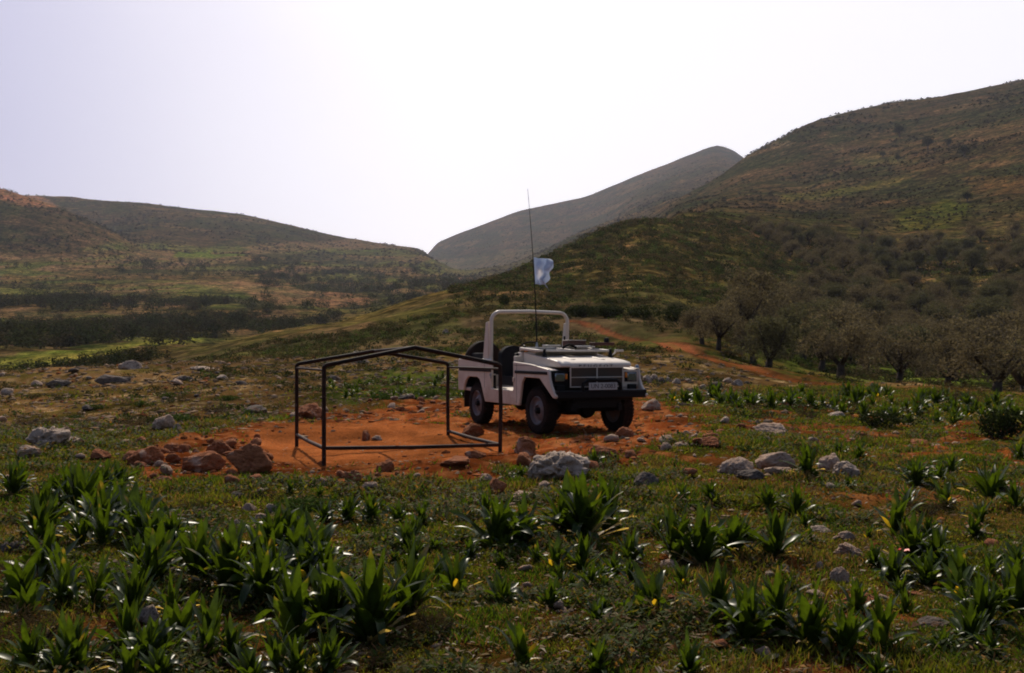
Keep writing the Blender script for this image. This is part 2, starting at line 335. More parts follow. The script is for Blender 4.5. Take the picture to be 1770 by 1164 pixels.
def ground_color(px, py, x, y, z, d):
    n1 = fbm(x/.5, y/.5, 1, 4); n2 = fbm(x/3, y/3, 2, 4); n3 = fbm(x/14, y/14, 3, 4)
    C = np.zeros((len(px), 3)); C[:] = (.036, .052, .012)
    C = lerp(C, (.080, .095, .022), ss(.35, .7, n1))
    C = lerp(C, (.125, .062, .028), ss(.44, .62, fbm(x/.9, y/.9, 2, 4))*.8)
    # stony beige slope behind the clearing
    sl = softpoly(px, py, [(-900, 655), (180, 640), (420, 628), (800, 615), (1000, 590), (1300, 630), (1420, 668), (2700, 690), (2700, 700), (1300, 680), (900, 690), (620, 702), (480, 720), (200, 745), (-900, 770)], 20, 6, 4)
    st = np.zeros_like(C); st[:] = (.165, .112, .062)
    st = lerp(st, (.095, .085, .030), ss(.46, .66, fbm(x/1.6, y/1.6, 6, 4)))
    st = lerp(st, (.36, .29, .21), ss(.60, .72, fbm(x/.45, y/.45, 7, 3))*ss(60, 30, d))
    C = C*(1-sl[:, None])+st*sl[:, None]
    gr = softpoly(px, py, [(560, 665), (650, 640), (760, 640), (830, 660), (800, 690), (600, 702), (540, 690)], 14, 5, 8)*.8
    C = lerp(C, (.055, .11, .022), gr)
    red, core, _ = ground_masks(px, py, x, y)
    rc = np.zeros_like(C); rc[:] = (.25, .074, .030)
    rc = lerp(rc, (.42, .18, .095), ss(.4, .7, fbm(x/.25, y/.25, 13, 3)))
    rc = lerp(rc, (.17, .052, .022), ss(.58, .75, n1)*.7)
    rc = lerp(rc, (.46, .175, .080), core*.8)
    C = C*(1-red[:, None])+rc*red[:, None]
    # the near spur and everything beyond: dry grass, scrub patches
    m = ss(50, 85, d)
    far = np.zeros_like(C); far[:] = (.128, .098, .053)
    far = lerp(far, (.092, .095, .036), ss(.45, .62, fbm(x/9, y/9, 21, 4)))
    far = lerp(far, (.045, .050, .020), ss(.50, .60, fbm(x/5+9, y/5, 22, 4))*.7)
    far = lerp(far, (.090, .085, .032), ss(.62, .72, fbm(x/16+3, y/16, 23, 3))*.8)
    C = C*(1-m[:, None])+far*m[:, None]
    # far hills
    h = ss(260, 500, d)
    hc = np.zeros_like(C); hc[:] = (.055, .045, .026)
    hc = lerp(hc, (.032, .038, .018), ss(.42, .6, fbm(x/60, z/22, 41, 5)))
    hc = lerp(hc, (.095, .072, .042), ss(.58, .70, fbm(x/110+4, z/16, 42, 4))*.8)
    hc = lerp(hc, (.026, .026, .014), ss(.52, .62, fbm(x/24, y/24, 43, 3))*.6)
    C = C*(1-h[:, None])+hc*h[:, None]
    # terraced valley on the left: long level strips of field, plough and tree belts
    v = softpoly(px, py, [(-900, 640), (200, 628), (420, 585), (560, 560), (700, 530), (860, 480), (760, 452), (600, 428), (430, 420), (300, 425), (200, 420), (120, 440), (-900, 440)], 25, 4, 15)*ss(100, 130, d)
    band = fbm(px/260, py/9, 51, 4)
    vc = np.zeros_like(C); vc[:] = (.066, .058, .027)
    vc = lerp(vc, (.036, .040, .018), ss(.50, .54, band)); vc = lerp(vc, (.110, .086, .052), ss(.46, .38, band)); vc = lerp(vc, (.075, .088, .030), ss(.44, .38, fbm(px/200, py/7, 52, 3)))
    C = C*(1-v[:, None])+vc*v[:, None]
    def patchc(poly, col, sx=8, sy=2, k=1.0):
        nonlocal C
        mk = softpoly(px, py, poly, sx, sy, 61)*k*.85*ss(55, 70, d); C = lerp(C, np.array(col)*(.48 if poly[0][1] < 480 else .8), mk)
    patchc([(-50, 628), (0, 612), (150, 603), (270, 592), (345, 584), (340, 592), (200, 608), (60, 622)], (.19, .23, .055))
    patchc([(305, 435), (365, 433), (370, 449), (300, 447)], (.15, .24, .04), 3, 1)
    patchc([(370, 442), (425, 437), (425, 445), (370, 448)], (.14, .21, .04), 3, 1)
    patchc([(430, 424), (560, 416), (700, 420), (730, 432), (560, 436), (440, 432)], (.21, .16, .105), 10, 2, .9)
    patchc([(560, 432), (660, 428), (740, 440), (700, 448), (560, 442)], (.13, .16, .055), 10, 2, .8)
    patchc([(330, 488), (480, 492), (560, 512), (640, 515), (600, 532), (520, 535), (430, 512)], (.19, .135, .085), 10, 2, .8)
    patchc([(560, 512), (665, 514), (640, 526), (565, 538), (530, 530)], (.19, .12, .075), 8, 2, .8)
    patchc([(520, 548), (620, 535), (720, 515), (700, 540), (560, 568), (480, 575)], (.11, .11, .04), 8, 2, .6)
    patchc([(160, 395), (210, 405), (265, 437), (210, 430)], (.21, .155, .08), 8, 3, .5)
    patchc([(0, 318), (40, 332), (110, 358), (60, 352), (-20, 340), (-60, 318)], (.42, .24, .16), 3, 1.5)
    patchc([(110, 468), (230, 470), (420, 478), (560, 486), (400, 492), (120, 480)], (.21, .15, .08), 10, 1.5, .7)
    patchc([(0, 470), (60, 470), (110, 480), (0, 490)], (.20, .13, .07), 10, 2, .7)
    patchc([(730, 460), (860, 440), (960, 425), (920, 452), (820, 480)], (.16, .15, .08), 10, 3, .6)
    # slope on the right
    patchc([(1350, 345), (1420, 335), (1500, 322), (1570, 308), (1560, 316), (1440, 344), (1350, 356)], (.17, .18, .06), 8, 2, .9)
    patchc([(1470, 278), (1545, 270), (1600, 285), (1560, 292), (1480, 290)], (.17, .165, .075), 8, 2, .8)
    patchc([(1665, 305), (1770, 298), (1900, 290), (1900, 330), (1770, 330), (1680, 330)], (.19, .13, .065), 8, 2, .8)
    patchc([(1545, 360), (1640, 345), (1680, 355), (1640, 385), (1560, 392)], (.14, .17, .03), 10, 5, .8)
    patchc([(1290, 396), (1400, 402), (1500, 416), (1500, 424), (1400, 412), (1290, 404)], (.26, .17, .11), 6, 1.5, .9)
    patchc([(1400, 500), (1480, 490), (1560, 500), (1480, 512)], (.19, .125, .065), 10, 3, .7)
    patchc([(1240, 470), (1320, 480), (1400, 500), (1300, 505)], (.16, .125, .055), 10, 4, .6)
    patchc([(1320, 250), (1370, 245), (1375, 252), (1330, 258)], (.25, .22, .16), 4, 1, .7)
    patchc([(1300, 600), (1420, 600), (1770, 625), (1770, 672), (1640, 670), (1450, 655), (1300, 640)], (.12, .19, .03), 14, 4, .9)
    patchc([(570, 558), (700, 545), (840, 545), (840, 556), (700, 562), (600, 572)], (.11, .11, .03), 14, 3, .6)
    patchc([(1000, 575), (1120, 590), (1220, 625), (1150, 640), (980, 600)], (.11, .10, .04), 14, 4, .5)
    # the dirt track: two worn ruts and a thin green middle
    td = track_dist(x, y)+(fbm(x/1.5, y/1.5, 71, 3)-.5)*.5
    tw = .50+.70*ss(1060, 1230, px); tq = td/tw
    C = lerp(C, (.19, .073, .035), ss(1.0, .75, tq)); C = lerp(C, (.15, .10, .035), ss(.30, .12, tq)*.7)
    C = lerp(C, (.085, .036, .020), ss(.8, 1.0, tq)*ss(1.35, 1.15, tq)*.8)
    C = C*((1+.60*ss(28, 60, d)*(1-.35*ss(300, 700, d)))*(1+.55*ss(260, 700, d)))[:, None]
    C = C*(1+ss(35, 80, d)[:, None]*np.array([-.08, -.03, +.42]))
    global FARW
    FARW = ss(55, 150, d)
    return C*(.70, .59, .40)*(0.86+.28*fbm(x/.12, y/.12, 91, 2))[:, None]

pxs = np.concatenate([np.linspace(-4200, -250, 90, endpoint=False), np.arange(-250, 2020, 4.2), np.linspace(2020, 6000, 90)])
dds = np.concatenate([np.exp(np.arange(np.log(1.0), np.log(24), 0.0105)), np.exp(np.arange(np.log(24), np.log(4500), 0.0105))])
PX, DD = np.meshgrid(pxs, dds); PX = PX.ravel(); DD = DD.ravel()
GX = (PX-W0/2)/F*DD
GZ = zg(GX, DD); GZs = zg(GX, DD, True)
td_ = track_dist(GX, DD); GZ -= .14*ss(1.3, .8, td_)*(DD < 150)
red_, core_, _ = ground_masks(PX, HZ-(GZs-HC)/DD*F, GX, DD)
dn = DD < 32
GZ[dn] += (red_*(1-core_)*(fbm(GX/.22, DD/.22, 88, 3)-.4)*.10)[dn]
PYv = HZ-(GZs-HC)/DD*F
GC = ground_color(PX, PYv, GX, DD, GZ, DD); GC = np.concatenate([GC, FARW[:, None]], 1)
nc, nr = len(pxs), len(dds)
ii = np.arange((nr-1)*(nc-1)); r_, c_ = ii//(nc-1), ii % (nc-1)
q0 = r_*nc+c_
FQ = np.stack([q0, q0+1, q0+nc+1, q0+nc], 1)
gm, gn, gl, gp = new_mat('ground_soil_and_turf', rough=1.0, spec=0.0)
ca = N(gn, 'ShaderNodeVertexColor', layer_name='Col')
geo = N(gn, 'ShaderNodeNewGeometry')
nA = noise_n(gn, gl, 28, 6, .7, vec=geo.outputs['Position']); nB = noise_n(gn, gl, .55, 8, .72, vec=geo.outputs['Position']); nC = noise_n(gn, gl, .09, 8, .75, vec=geo.outputs['Position'])
rA = ramp(gn, gl, nA.outputs[0], [(.3, (.45, .45, .45)), (.7, (1.5, 1.5, 1.5))])
rB = ramp(gn, gl, nB.outputs[0], [(.36, (.55, .55, .52)), (.62, (1.35, 1.33, 1.3))])
rC = ramp(gn, gl, nC.outputs[0], [(.42, (.5, .52, .5)), (.58, (1.45, 1.4, 1.35))])
c1 = mixc(gn, gl, .8, ca.outputs[0], rA.outputs[0], 'MULTIPLY'); c2 = mixc(gn, gl, .75, c1, rB.outputs[0], 'MULTIPLY'); c3 = mixc(gn, gl, .85, c2, rC.outputs[0], 'MULTIPLY')
# vegetation speckle of the slopes: thickets, dry grass and bare earth too small to model
nD = noise_n(gn, gl, .30, 5, .75, vec=geo.outputs['Position']); nE = noise_n(gn, gl, .05, 6, .7, vec=geo.outputs['Position']); nF = noise_n(gn, gl, .9, 3, .7, vec=geo.outputs['Position'])
rD = ramp(gn, gl, nD.outputs[0], [(.40, (.34, .38, .30)), (.50, (.85, .88, .80)), (.60, (1.65, 1.5, 1.25))])
rE = ramp(gn, gl, nE.outputs[0], [(.40, (.66, .80, .62)), (.60, (1.42, 1.15, 1.1))]); rF = ramp(gn, gl, nF.outputs[0], [(.42, (.6, .62, .6)), (.58, (1.4, 1.4, 1.3))])
m1 = mixc(gn, gl, .95, c3, rD.outputs[0], 'MULTIPLY'); m2 = mixc(gn, gl, .9, m1, rE.outputs[0], 'MULTIPLY'); m3 = mixc(gn, gl, .7, m2, rF.outputs[0], 'MULTIPLY')
gl.new(mixc(gn, gl, ca.outputs[1], c3, m3), gp.inputs['Base Color'])
bump_n(gn, gl, gp, nA.outputs[0], .9, .02)
gme = np_mesh('ground', np.stack([GX, DD, GZ], 1), FQ, True, {'Col': GC})
ground = link('ground', gme, None, gm); tag(ground, kind='structure')
# the ground behind the photographer
xs = np.linspace(-60, 60, 60); ys = np.linspace(-60, 1.3, 40); XX, YY = np.meshgrid(xs, ys); XX = XX.ravel(); YY = YY.ravel()
i2 = np.arange(39*59); q = (i2//59)*60+i2 % 59
bme = np_mesh('ground', np.stack([XX, YY, -.03+.05*(fbm(XX/3, YY/3, 4, 2)-.5)*np.minimum(1, (1.3-YY)/3)], 1), np.stack([q, q+1, q+61, q+60], 1), True, {'Col': np.tile(np.array([[.05, .055, .015, 0.]]), (2400, 1))})
b_ = link('ground_behind_viewpoint', bme, None, gm); tag(b_, kind='structure')
del GZs, td_
# ------------------------------------------------------------------ materials for made things
def paint_mat(name, base, rough=.42, dirt=(.33, .17, .09), dk=.5, top=.9):
    m, n, l, p = new_mat(name, base, rough)
    t = noise_n(n, l, 3.2, 6, .65); t2 = noise_n(n, l, 40, 3, .6)
    r = ramp(n, l, t.outputs[0], [(.36, (0, 0, 0)), (.64, (dk, dk, dk))])
    tc = n['TC']; sp = N(n, 'ShaderNodeSeparateXYZ'); l.new(tc.outputs['Object'], sp.inputs[0])
    mr = N(n, 'ShaderNodeMapRange'); mr.inputs[1].default_value = .3; mr.inputs[2].default_value = top; mr.inputs[3].default_value = .8; mr.inputs[4].default_value = .12
    l.new(sp.outputs[2], mr.inputs[0])
    mu = N(n, 'ShaderNodeMath', operation='MULTIPLY'); l.new(r.outputs[0], mu.inputs[0]); l.new(mr.outputs[0], mu.inputs[1])
    l.new(mixc(n, l, mu.outputs[0], base, dirt), p.inputs['Base Color'])
    rr = N(n, 'ShaderNodeMapRange'); rr.inputs[3].default_value = rough-.1; rr.inputs[4].default_value = rough+.25; l.new(t.outputs[0], rr.inputs[0]); l.new(rr.outputs[0], p.inputs['Roughness'])
    bump_n(n, l, p, t2.outputs[0], .06, .004)
    if base[0] < .05: p.inputs['Specular IOR Level'].default_value = .12
    return m
M_white = paint_mat('dusty_white_paint', (.69, .60, .50), .34, (.30, .15, .08), .85, 1.25)
M_black, *_ = new_mat('black_paint', (.008, .007, .007), .65, 0, .2)
M_rubber = paint_mat('dusty_rubber', (.010, .009, .009), .85, (.10, .05, .03), .4, .9)
M_rim = paint_mat('worn_grey_rim', (.10, .12, .15), .45, (.25, .12, .06), .8, 1.0)
M_canvas = paint_mat('dark_canvas', (.018, .019, .022), .85, (.10, .07, .05), .25)
M_mesh = paint_mat('brown_mesh', (.075, .055, .042), .7, (.2, .1, .05), .5, 1.4)
M_glass, *_ = new_mat('dark_glass', (.02, .025, .03), .06, 0, .8)
M_lens, ln, ll, lp = new_mat('lamp_lens', (.22, .24, .27), .10, 0, .9); lp.inputs['Metallic'].default_value = .85
M_amber, *_ = new_mat('amber_lens', (.75, .22, .02), .25)
M_grey, *_ = new_mat('grey_metal', (.30, .31, .34), .35, .6)
M_darkred, *_ = new_mat('brown_box', (.10, .035, .02), .6)
M_plate, *_ = new_mat('plate_pale', (.42, .43, .42), .5)
M_ink, *_ = new_mat('ink_dark', (.03, .03, .035), .5)

# ------------------------------------------------------------------ the white open off-road vehicle
JR = math.atan2(JF.y, JF.x)
jeep = empty('off_road_vehicle', JEEP_O, JR)
tag(jeep, 'dusty white open-topped off-road vehicle with folded windscreen parked beside the metal frame', 'off-road vehicle')
side = [(-3.30, .66), (-3.30, 1.17), (-1.72, 1.17), (-1.72, .70), (-1.69, .67), (-.83, .67), (-.80, .70), (-.80, 1.165), (-.2, 1.135), (.50, 1.055), (.53, 1.02),
        (.55, .90), (.61, .79), (.70, .69), (.77, .64), (.75, .60), (.66, .61), (.30, .84), (.20, .905), (-.37, .91), (-.45, .83), (-.53, .55), (-.56, .43), (-2.0, .43), (-2.06, .52),
        (-2.18, .74), (-2.26, .83), (-2.38, .865), (-2.78, .865), (-2.90, .81), (-2.99, .70), (-3.01, .60), (-3.29, .60)]
bd = MB()
bd.prism(side, -.850, -.805); bd.prism(side, .805, .850)
bd.prism([(-3.30, .60), (-3.30, 1.17), (-3.25, 1.17), (-3.25, .60)], -.803, .803)                 # tailgate
bd.prism([(-3.24, .60), (-3.24, .66), (-.80, .62), (-.80, .56)], -.80, .80)                     # floor
bd.box((-.86, 0, .95), (.05, 1.60, .62)); bd.box((-.90, 0, 1.245), (.16, 1.36, .16))              # bulkhead and cowl
for s in (-1, 1):
    bd.prism([(-.80, 1.12), (-.80, 1.150), (-.2, 1.122), (.50, 1.044), (.50, 1.01)], s*.66, s*.804)  # fender tops
    bd.box((-2.58, s*.69, .90), (.95, .22, .05)); bd.box((-2.58, s*.585, .76), (.95, .03, .28))  # inner wheel boxes
    bd.tube([(-3.27, s*.828, 1.175), (-1.74, s*.828, 1.175)], .028, 8)
bd.build('body', M_white, jeep, .012)
hd = MB(); hp = [(.575, 1.085), (.572, 1.135), (.53, 1.165), (.36, 1.195), (-.25, 1.262), (-.815, 1.325), (-.815, 1.12), (-.1, 1.08)]
hd.prism(hp, -.655, .655); hood = hd.build('hood', M_white, jeep, .035, seg=3)
rb = MB()
for s in (-.28, .28): rb.prism([(.30, 1.18), (.30, 1.212), (-.65, 1.320), (-.70, 1.30)], s-.045, s+.045)
rb.build('hood_rib', M_white, hood, .014)
# letters along the hood's front edge (real flat lettering)
fc = bpy.data.curves.new('lettering', 'FONT'); fc.body = 'PEUGEOT'; fc.size = .095; fc.extrude = .003; fc.align_x = 'CENTER'; fc.space_character = 1.75; fc.materials.append(M_ink)
fo = bpy.data.objects.new('lettering', fc); COL.objects.link(fo); fo.parent = hood; fo.location = (.5775, -.02, 1.088); fo.rotation_euler = (R(90), 0, R(90)); fo.scale = (1, .62, 1)
def to_mesh(o):
    dg = bpy.context.evaluated_depsgraph_get(); dg.update()
    me = bpy.data.meshes.new_from_object(o.evaluated_get(dg)); n = link(o.name+'_', me, o.parent); n.location = o.location; n.rotation_euler = o.rotation_euler; n.scale = o.scale
    nm = o.name; bpy.data.objects.remove(o); n.name = nm; return n
fo = to_mesh(fo)
# front: grille with frame and bars
gb = MB(); gb.box((.545, 0, .925), (.03, .96, .33)); gr = gb.build('grille', M_mesh, jeep)
sl = MB()
for k in range(13): sl.box((.563, 0, .785+k*.0235), (.010, .95, .007))
sl.build('grille_slats', M_mesh, gr)
gf = MB()
for z_, h_ in ((1.086, .020), (.925, .014), (.772, .018)): gf.box((.572, 0, z_), (.022, .98, h_))
for y_ in (-.484, 0, .484): gf.box((.5745, y_, .929), (.022, .016, .333))
gf.build('grille_frame', M_white, gr, .003)
for s in (-1, 1):
    mat = M_black if s < 0 else M_white
    hb_ = MB(); hb_.prism([(s*.494, .64), (s*.494, 1.04), (s*.803, 1.03), (s*.803, .80), (s*.74, .64)], .46, .530, 'yz'); surround = hb_.build('lamp_panel', mat, jeep, .006)
    rec = MB(); rec.prism([(s*.54, .845), (s*.54, 1.005), (s*.77, 1.000), (s*.77, .845)], .5315, .546, 'yz'); rec.build('lamp_bezel', M_black, surround, .004)
    lm = MB(); lm.box((.555, s*.665, .925), (.030, .175, .135)); lamp = lm.build('headlight', M_lens, jeep, .018, seg=3)
    am = MB(); am.box((.560, s*.553, .955 if s > 0 else .94), (.03, .035, .085)); am.build('indicator', M_amber, jeep, .008)
    bx = MB(); bx.box((.555, s*.67, .755), (.07, .15, .10)); bx.build('lower_lamp_box', M_black, jeep, .01)
    for xc_, xl_ in ((-2.47, 1.50), (-.115, 1.19)): st = MB(); st.box((xc_, s*.858, .993), (xl_, .018, .048)); st.build('rub_strip', M_black, jeep, .005)
    ln = MB(); ln.box((-2.58, s*.70, .885), (.98, .20, .03)); ln.box((-2.58, s*.602, .70), (1.0, .02, .40)); ln.box((-3.065, s*.70, .70), (.02, .20, .40)); ln.build('arch_dark_sheet', M_black, jeep)  # black sheets added inside the wheel arches to darken the recesses
    ln = MB(); ln.box((-.08, s*.70, .93), (1.05, .20, .03)); ln.box((-.08, s*.602, .72), (1.07, .02, .45)); ln.box((-.60, s*.70, .70), (.02, .2, .49)); ln.build('arch_dark_sheet', M_black, jeep)
mk = MB(); mk.lathe([(0, .045), (.03, .04), (.045, 0), (.045, -.01)], (.50, .80, 1.075), 'Z', 14); mk.build('marker_lamp', M_lens, jeep, smooth=True)
bu = MB(); bu.box((.68, .01, .655), (.14, 1.66, .13)); bumper = bu.build('bumper', M_black, jeep, .018)
bt = MB(); bt.box((.68, .62, .7235), (.12, .42, .006)); bt.build('bumper_tread', M_grey, bumper)
ho_ = MB(); ho_.tube([(.72, -.36, .70), (.74, -.34, .83), (.74, -.26, .885), (.74, .26, .885), (.74, .34, .83), (.72, .36, .70)], .028, 10); ho_.build('bumper_hoop', M_black, bumper, smooth=True)
pl = MB(); pl.box((.772, 0, .785), (.012, .52, .115)); plate = pl.build('number_plate', M_plate, jeep, .003)
pc = bpy.data.curves.new('plate_text', 'FONT'); pc.body = 'UN 2-0083'; pc.size = .115; pc.extrude = .002; pc.align_x = 'CENTER'; pc.align_y = 'CENTER'; pc.materials.append(M_ink)
po = bpy.data.objects.new('plate_text', pc); COL.objects.link(po); po.parent = plate; po.location = (.7795, 0, .785); po.rotation_euler = (R(90), 0, R(90)); po.scale = (.86, .9, 1); po = to_mesh(po)
fl = MB(); fl.box((.50, 0, .66), (.06, 1.4, .22)); fl.box((.40, 0, .50), (.35, .84, .14)); fl.box((-1.4, .42, .44), (4.0, .08, .12)); fl.box((-1.4, -.42, .44), (4.0, .08, .12))
for x_ in (0, -2.48):
    fl.tube([(x_, -.66, .375), (x_, .66, .375)], .045, 12); fl.lathe([(.02, -.13), (.12, -.11), (.15, 0), (.12, .11), (.02, .13)], (x_, .12, .37), 'X', 16)
fl.box((-.4, 0, .42), (.9, .5, .26)); fl.box((-1.7, .1, .42), (1.0, .5, .2)); fl.tube([(0.2, -.6, .42), (.2, .6, .42)], .02, 8); fl.box((-.1, 0, .74), (1.2, 1.0, .5)); fl.box((-3.2, 0, .50), (.1, 1.5, .14))
fl.build('chassis', M_black, jeep, .01)
# wheels
def make_wheel(x_, s):
    w = empty('wheel', (0, 0, 0)); w.parent = jeep; w.location = (x_, s*.7125, .375)
    if x_ > -1: w.rotation_euler = (0, 0, R(3))
    t = MB(); t.lathe([(.235, -.085), (.25, -.10), (.32, -.108), (.352, -.098), (.366, -.085), (.370, -.04), (.370, .04), (.366, .085), (.352, .098), (.32, .108), (.25, .10), (.235, .085)], (0, 0, 0), 'Y', 48)
    for k in range(40):
        a_ = 2*math.pi*k/40; rot = Matrix.Rotation(-a_, 3, 'Y')
        for yy, dd_ in ((-.066, .05), (.066, .05), (0, .045)):
            aa = a_+(0.08 if yy == 0 else 0); rt = Matrix.Rotation(-aa, 3, 'Y')
            t.box(rt @ Vector((.370, yy, 0)), (.022, dd_, .034), rt)
        rt = Matrix.Rotation(-a_-.02, 3, 'Y'); t.box(rt @ Vector((.346, s*.098, 0)), (.030, .02, .026), rt)
    t.build('tyre', M_rubber, w, smooth=True)
    r_ = MB(); r_.lathe([(.236, s*.085), (.225, s*.095), (.215, s*.08), (.205, s*.045), (.165, s*.035), (.14, s*.055), (.095, s*.07), (.09, s*.04), (.0, s*.04)], (0, 0, 0), 'Y', 40)
    r_.lathe([(.236, -s*.085), (.20, -s*.02), (0, -s*.02)], (0, 0, 0), 'Y', 24)
    for k in range(5):
        a_ = 2*math.pi*k/5; r_.lathe([(.0, s*.018), (.012, s*.016), (.014, -s*.01)], (.118*math.cos(a_), s*.06, .118*math.sin(a_)), 'Y', 8)
    r_.build('rim', M_rim, w, smooth=True)
    h = MB(); h.lathe([(0, s*.115), (.035, s*.112), (.048, s*.095), (.055, s*.04)], (0, 0, 0), 'Y', 20); h.build('hub', M_black, w, smooth=True)
    return w
for x_ in (0, -2.48):
    for s in (-1, 1): make_wheel(x_, s)
# roll bar
ro = MB(); rc_ = .17; yb = .775; pts = [(-1.90, -yb, 1.10), (-1.88, -yb, 1.90-.02)]
for k in range(1, 7): a_ = math.pi/2*k/6; pts.append((-1.88, -yb+rc_*(1-math.cos(a_)), 1.88+rc_*math.sin(a_)))
pts += [(-1.88, 0, 2.065)]
for k in range(0, 7): a_ = math.pi/2*(1-k/6); pts.append((-1.88, yb-rc_*(1-math.cos(a_)), 1.88+rc_*math.sin(a_)))
pts += [(-1.90, yb, 1.10)]
ro.tube(pts, .034, 14); bar = ro.build('roll_bar', M_white, jeep, smooth=True)
for s in (-1, 1):
    g = MB(); g.prism([(-1.93, 1.19), (-2.17, 1.19), (-2.04, 1.86), (-1.93, 1.88)], s*.80-.018, s*.80+.018); g.build('roll_bar_gusset', M_white, bar, .006)
fs = MB(); fs.tube([(-1.95, .775, 1.2), (-1.93, .775, 1.62)], .05, 10); fs.build('fire_extinguisher', M_black, jeep, smooth=True)
# inside
for sy in (-.44, .44):
    sb = MB(); ps = []
    for k in range(13):
        a_ = math.pi*k/12; ps.append((sy+.235*math.cos(a_), 1.27+.17*math.sin(a_)))
    ps += [(sy-.22, .85), (sy+.22, .85)]
    sb.prism(ps, -1.80, -1.64, 'yz'); sb.box((-1.45, sy, .82), (.48, .46, .16)); sb.build('seat', M_canvas, jeep, .03, seg=3)
rs = MB()
for sy in (-.52, .52): rs.box((-2.65, sy, .97), (.95, .36, .12)); rs.box((-2.65, sy*1.4, 1.16), (.95, .07, .30))
rs.build('rear_bench', M_canvas, jeep, .03)
sp_ = MB(); sp_.lathe([(.16, -.075), (.24, -.085), (.32, -.10), (.355, -.085), (.37, -.04), (.37, .04), (.355, .085), (.32, .10), (.24, .085), (.16, .075)], (0, 0, 0), 'X', 40)
spo = sp_.build('spare_wheel', M_rubber, jeep, smooth=True); spo.location = (-2.95, -.47, 1.17)
sr = MB(); sr.lathe([(.235, .06), (.2, .02), (.1, .03), (0, .03)], (0, 0, 0), 'X', 24); sro = sr.build('spare_rim', M_rim, spo, smooth=True)
stw = MB(); c_ = Vector((-1.12, -.42, 1.36)); nrm = Vector((-.75, 0, .66)); u_ = Vector((0, 1, 0)); v_ = nrm.cross(u_).normalized()
stw.tube([c_+(u_*math.cos(t)+v_*math.sin(t))*.19 for t in np.linspace(0, 2*math.pi, 28)[:-1]], .014, 8, closed=True); stw.tube([c_-u_*.19, c_+u_*.19], .012, 6); stw.tube([c_, c_-nrm.normalized()*.35], .022, 8)
stw.build('steering_wheel', M_black, jeep, smooth=True)
da = MB(); da.box((-.98, 0, 1.20), (.12, 1.45, .22)); da.build('dashboard', M_black, jeep, .02)
lv = MB(); lv.tube([(-1.3, 0, .7), (-1.25, .02, 1.0)], .012, 8); lv.lathe([(0, .03), (.022, .02), (.026, 0), (.0, -.03)], (-1.25, .02, 1.02), 'Z', 12); lv.build('gear_lever', M_black, jeep, smooth=True)
# seams, latches and lamps on the sides
for s in (-1, 1):
    for (x_, z_, dx_, dz_) in ((-.66, .80, .006, .66), (-2.02, .92, .006, .48), (-.30, 1.105, .95, .006)):
        q = MB(); q.box((x_, s*.8512, z_), (dx_, .003, dz_)); q.build('panel_seam', M_black, jeep)
    q = MB(); q.box((-1.735, s*.858, .90), (.05, .02, .09)); q.build('door_latch', M_grey, jeep, .005)
    q = MB(); q.box((-3.308, s*.74, .95), (.02, .10, .20)); q.build('tail_lamp', M_amber, jeep, .005)
    q = MB(); q.prism([(-3.03, .60), (-3.05, .60), (-3.07, .28), (-3.05, .28)], s*.62, s*.82); q.build('mud_flap', M_rubber, jeep)
# windscreen folded forward over the hood
wf = MB()
zf = lambda x_: 1.385-.055*(x_+.85)
wf.box((-.60, 0, 1.315), (.30, 1.20, .05))
wf.box((-.88, 0, 1.375), (.05, 1.36, .07)); wf.box((-.16, 0, zf(-.16)), (.05, 1.30, .035))
for y_ in (-.655, .655): wf.box((-.52, y_, 1.366), (.70, .055, .040), Matrix.Rotation(.055, 3, 'Y'))
wf.box((-.52, 0, 1.366), (.70, .04, .036), Matrix.Rotation(.055, 3, 'Y'))
wsf = wf.build('windscreen_frame', M_white, jeep, .008)
for y_ in (-.33, .33):
    gp_ = MB(); gp_.box((-.52, y_, 1.364), (.66, .60, .008), Matrix.Rotation(.055, 3, 'Y')); gp_.build('glass_pane', M_glass, wsf)
for y_ in (-.30, .34): wp = MB(); wp.tube([(-.80, y_, 1.45), (-.55, y_+.12, 1.43), (-.24, y_+.05, 1.40)], .008, 6); wp.build('wiper', M_black, wsf, smooth=True)
for y_ in (-.60, .0, .60): wp = MB(); wp.tube([(-.95, y_, 1.36), (-.90, y_, 1.44), (-.84, y_, 1.42)], .016, 8); wp.build('screen_hinge', M_black, wsf, smooth=True)
ws_ = MB(); ws_.box((-.38, .29, 1.418), (.05, .42, .022)); ws_.box((-.54, .29, 1.430), (.05, .42, .022)); ws_.build('windscreen_bar', M_white, wsf, .006)
vp = MB(); vp.prism([(-.10+.13*math.cos(t)-.34, -.30+.16*math.sin(t)) for t in np.linspace(0, 2*math.pi, 20)[:-1]], 1.415, 1.448, 'xy'); vp.build('mirror', M_white, wsf, .008)
ar = MB(); ar.tube([(-.34, -.14+.26*k/10, 1.395+.055*math.sin(math.pi*k/10)) for k in range(11)], .022, 8); ar.build('rubber_hose', M_rubber, wsf, smooth=True)
rdo = MB(); rdo.box((-.87, .37, 1.475), (.26, .33, .10)); radio = rdo.build('radio_set', M_darkred, jeep, .01)
rt_ = MB(); rt_.box((-.87, .37, 1.532), (.27, .34, .012)); rt_.build('radio_lid', M_white, radio, .004)
mt = MB(); mt.box((-.66, .81, 1.468), (.20, .40, .055)); mt.tube([(-.80, .66, 1.36), (-.72, .72, 1.45)], .014, 8); mir = mt.build('mirror_arm', M_darkred, jeep, .012)
kn = MB(); kn.lathe([(0, .085), (.035, .08), (.045, .05), (.048, 0)], (-.62, .88, 1.495), 'Z', 16); kn.build('mirror_knob', M_black, mir, smooth=True)
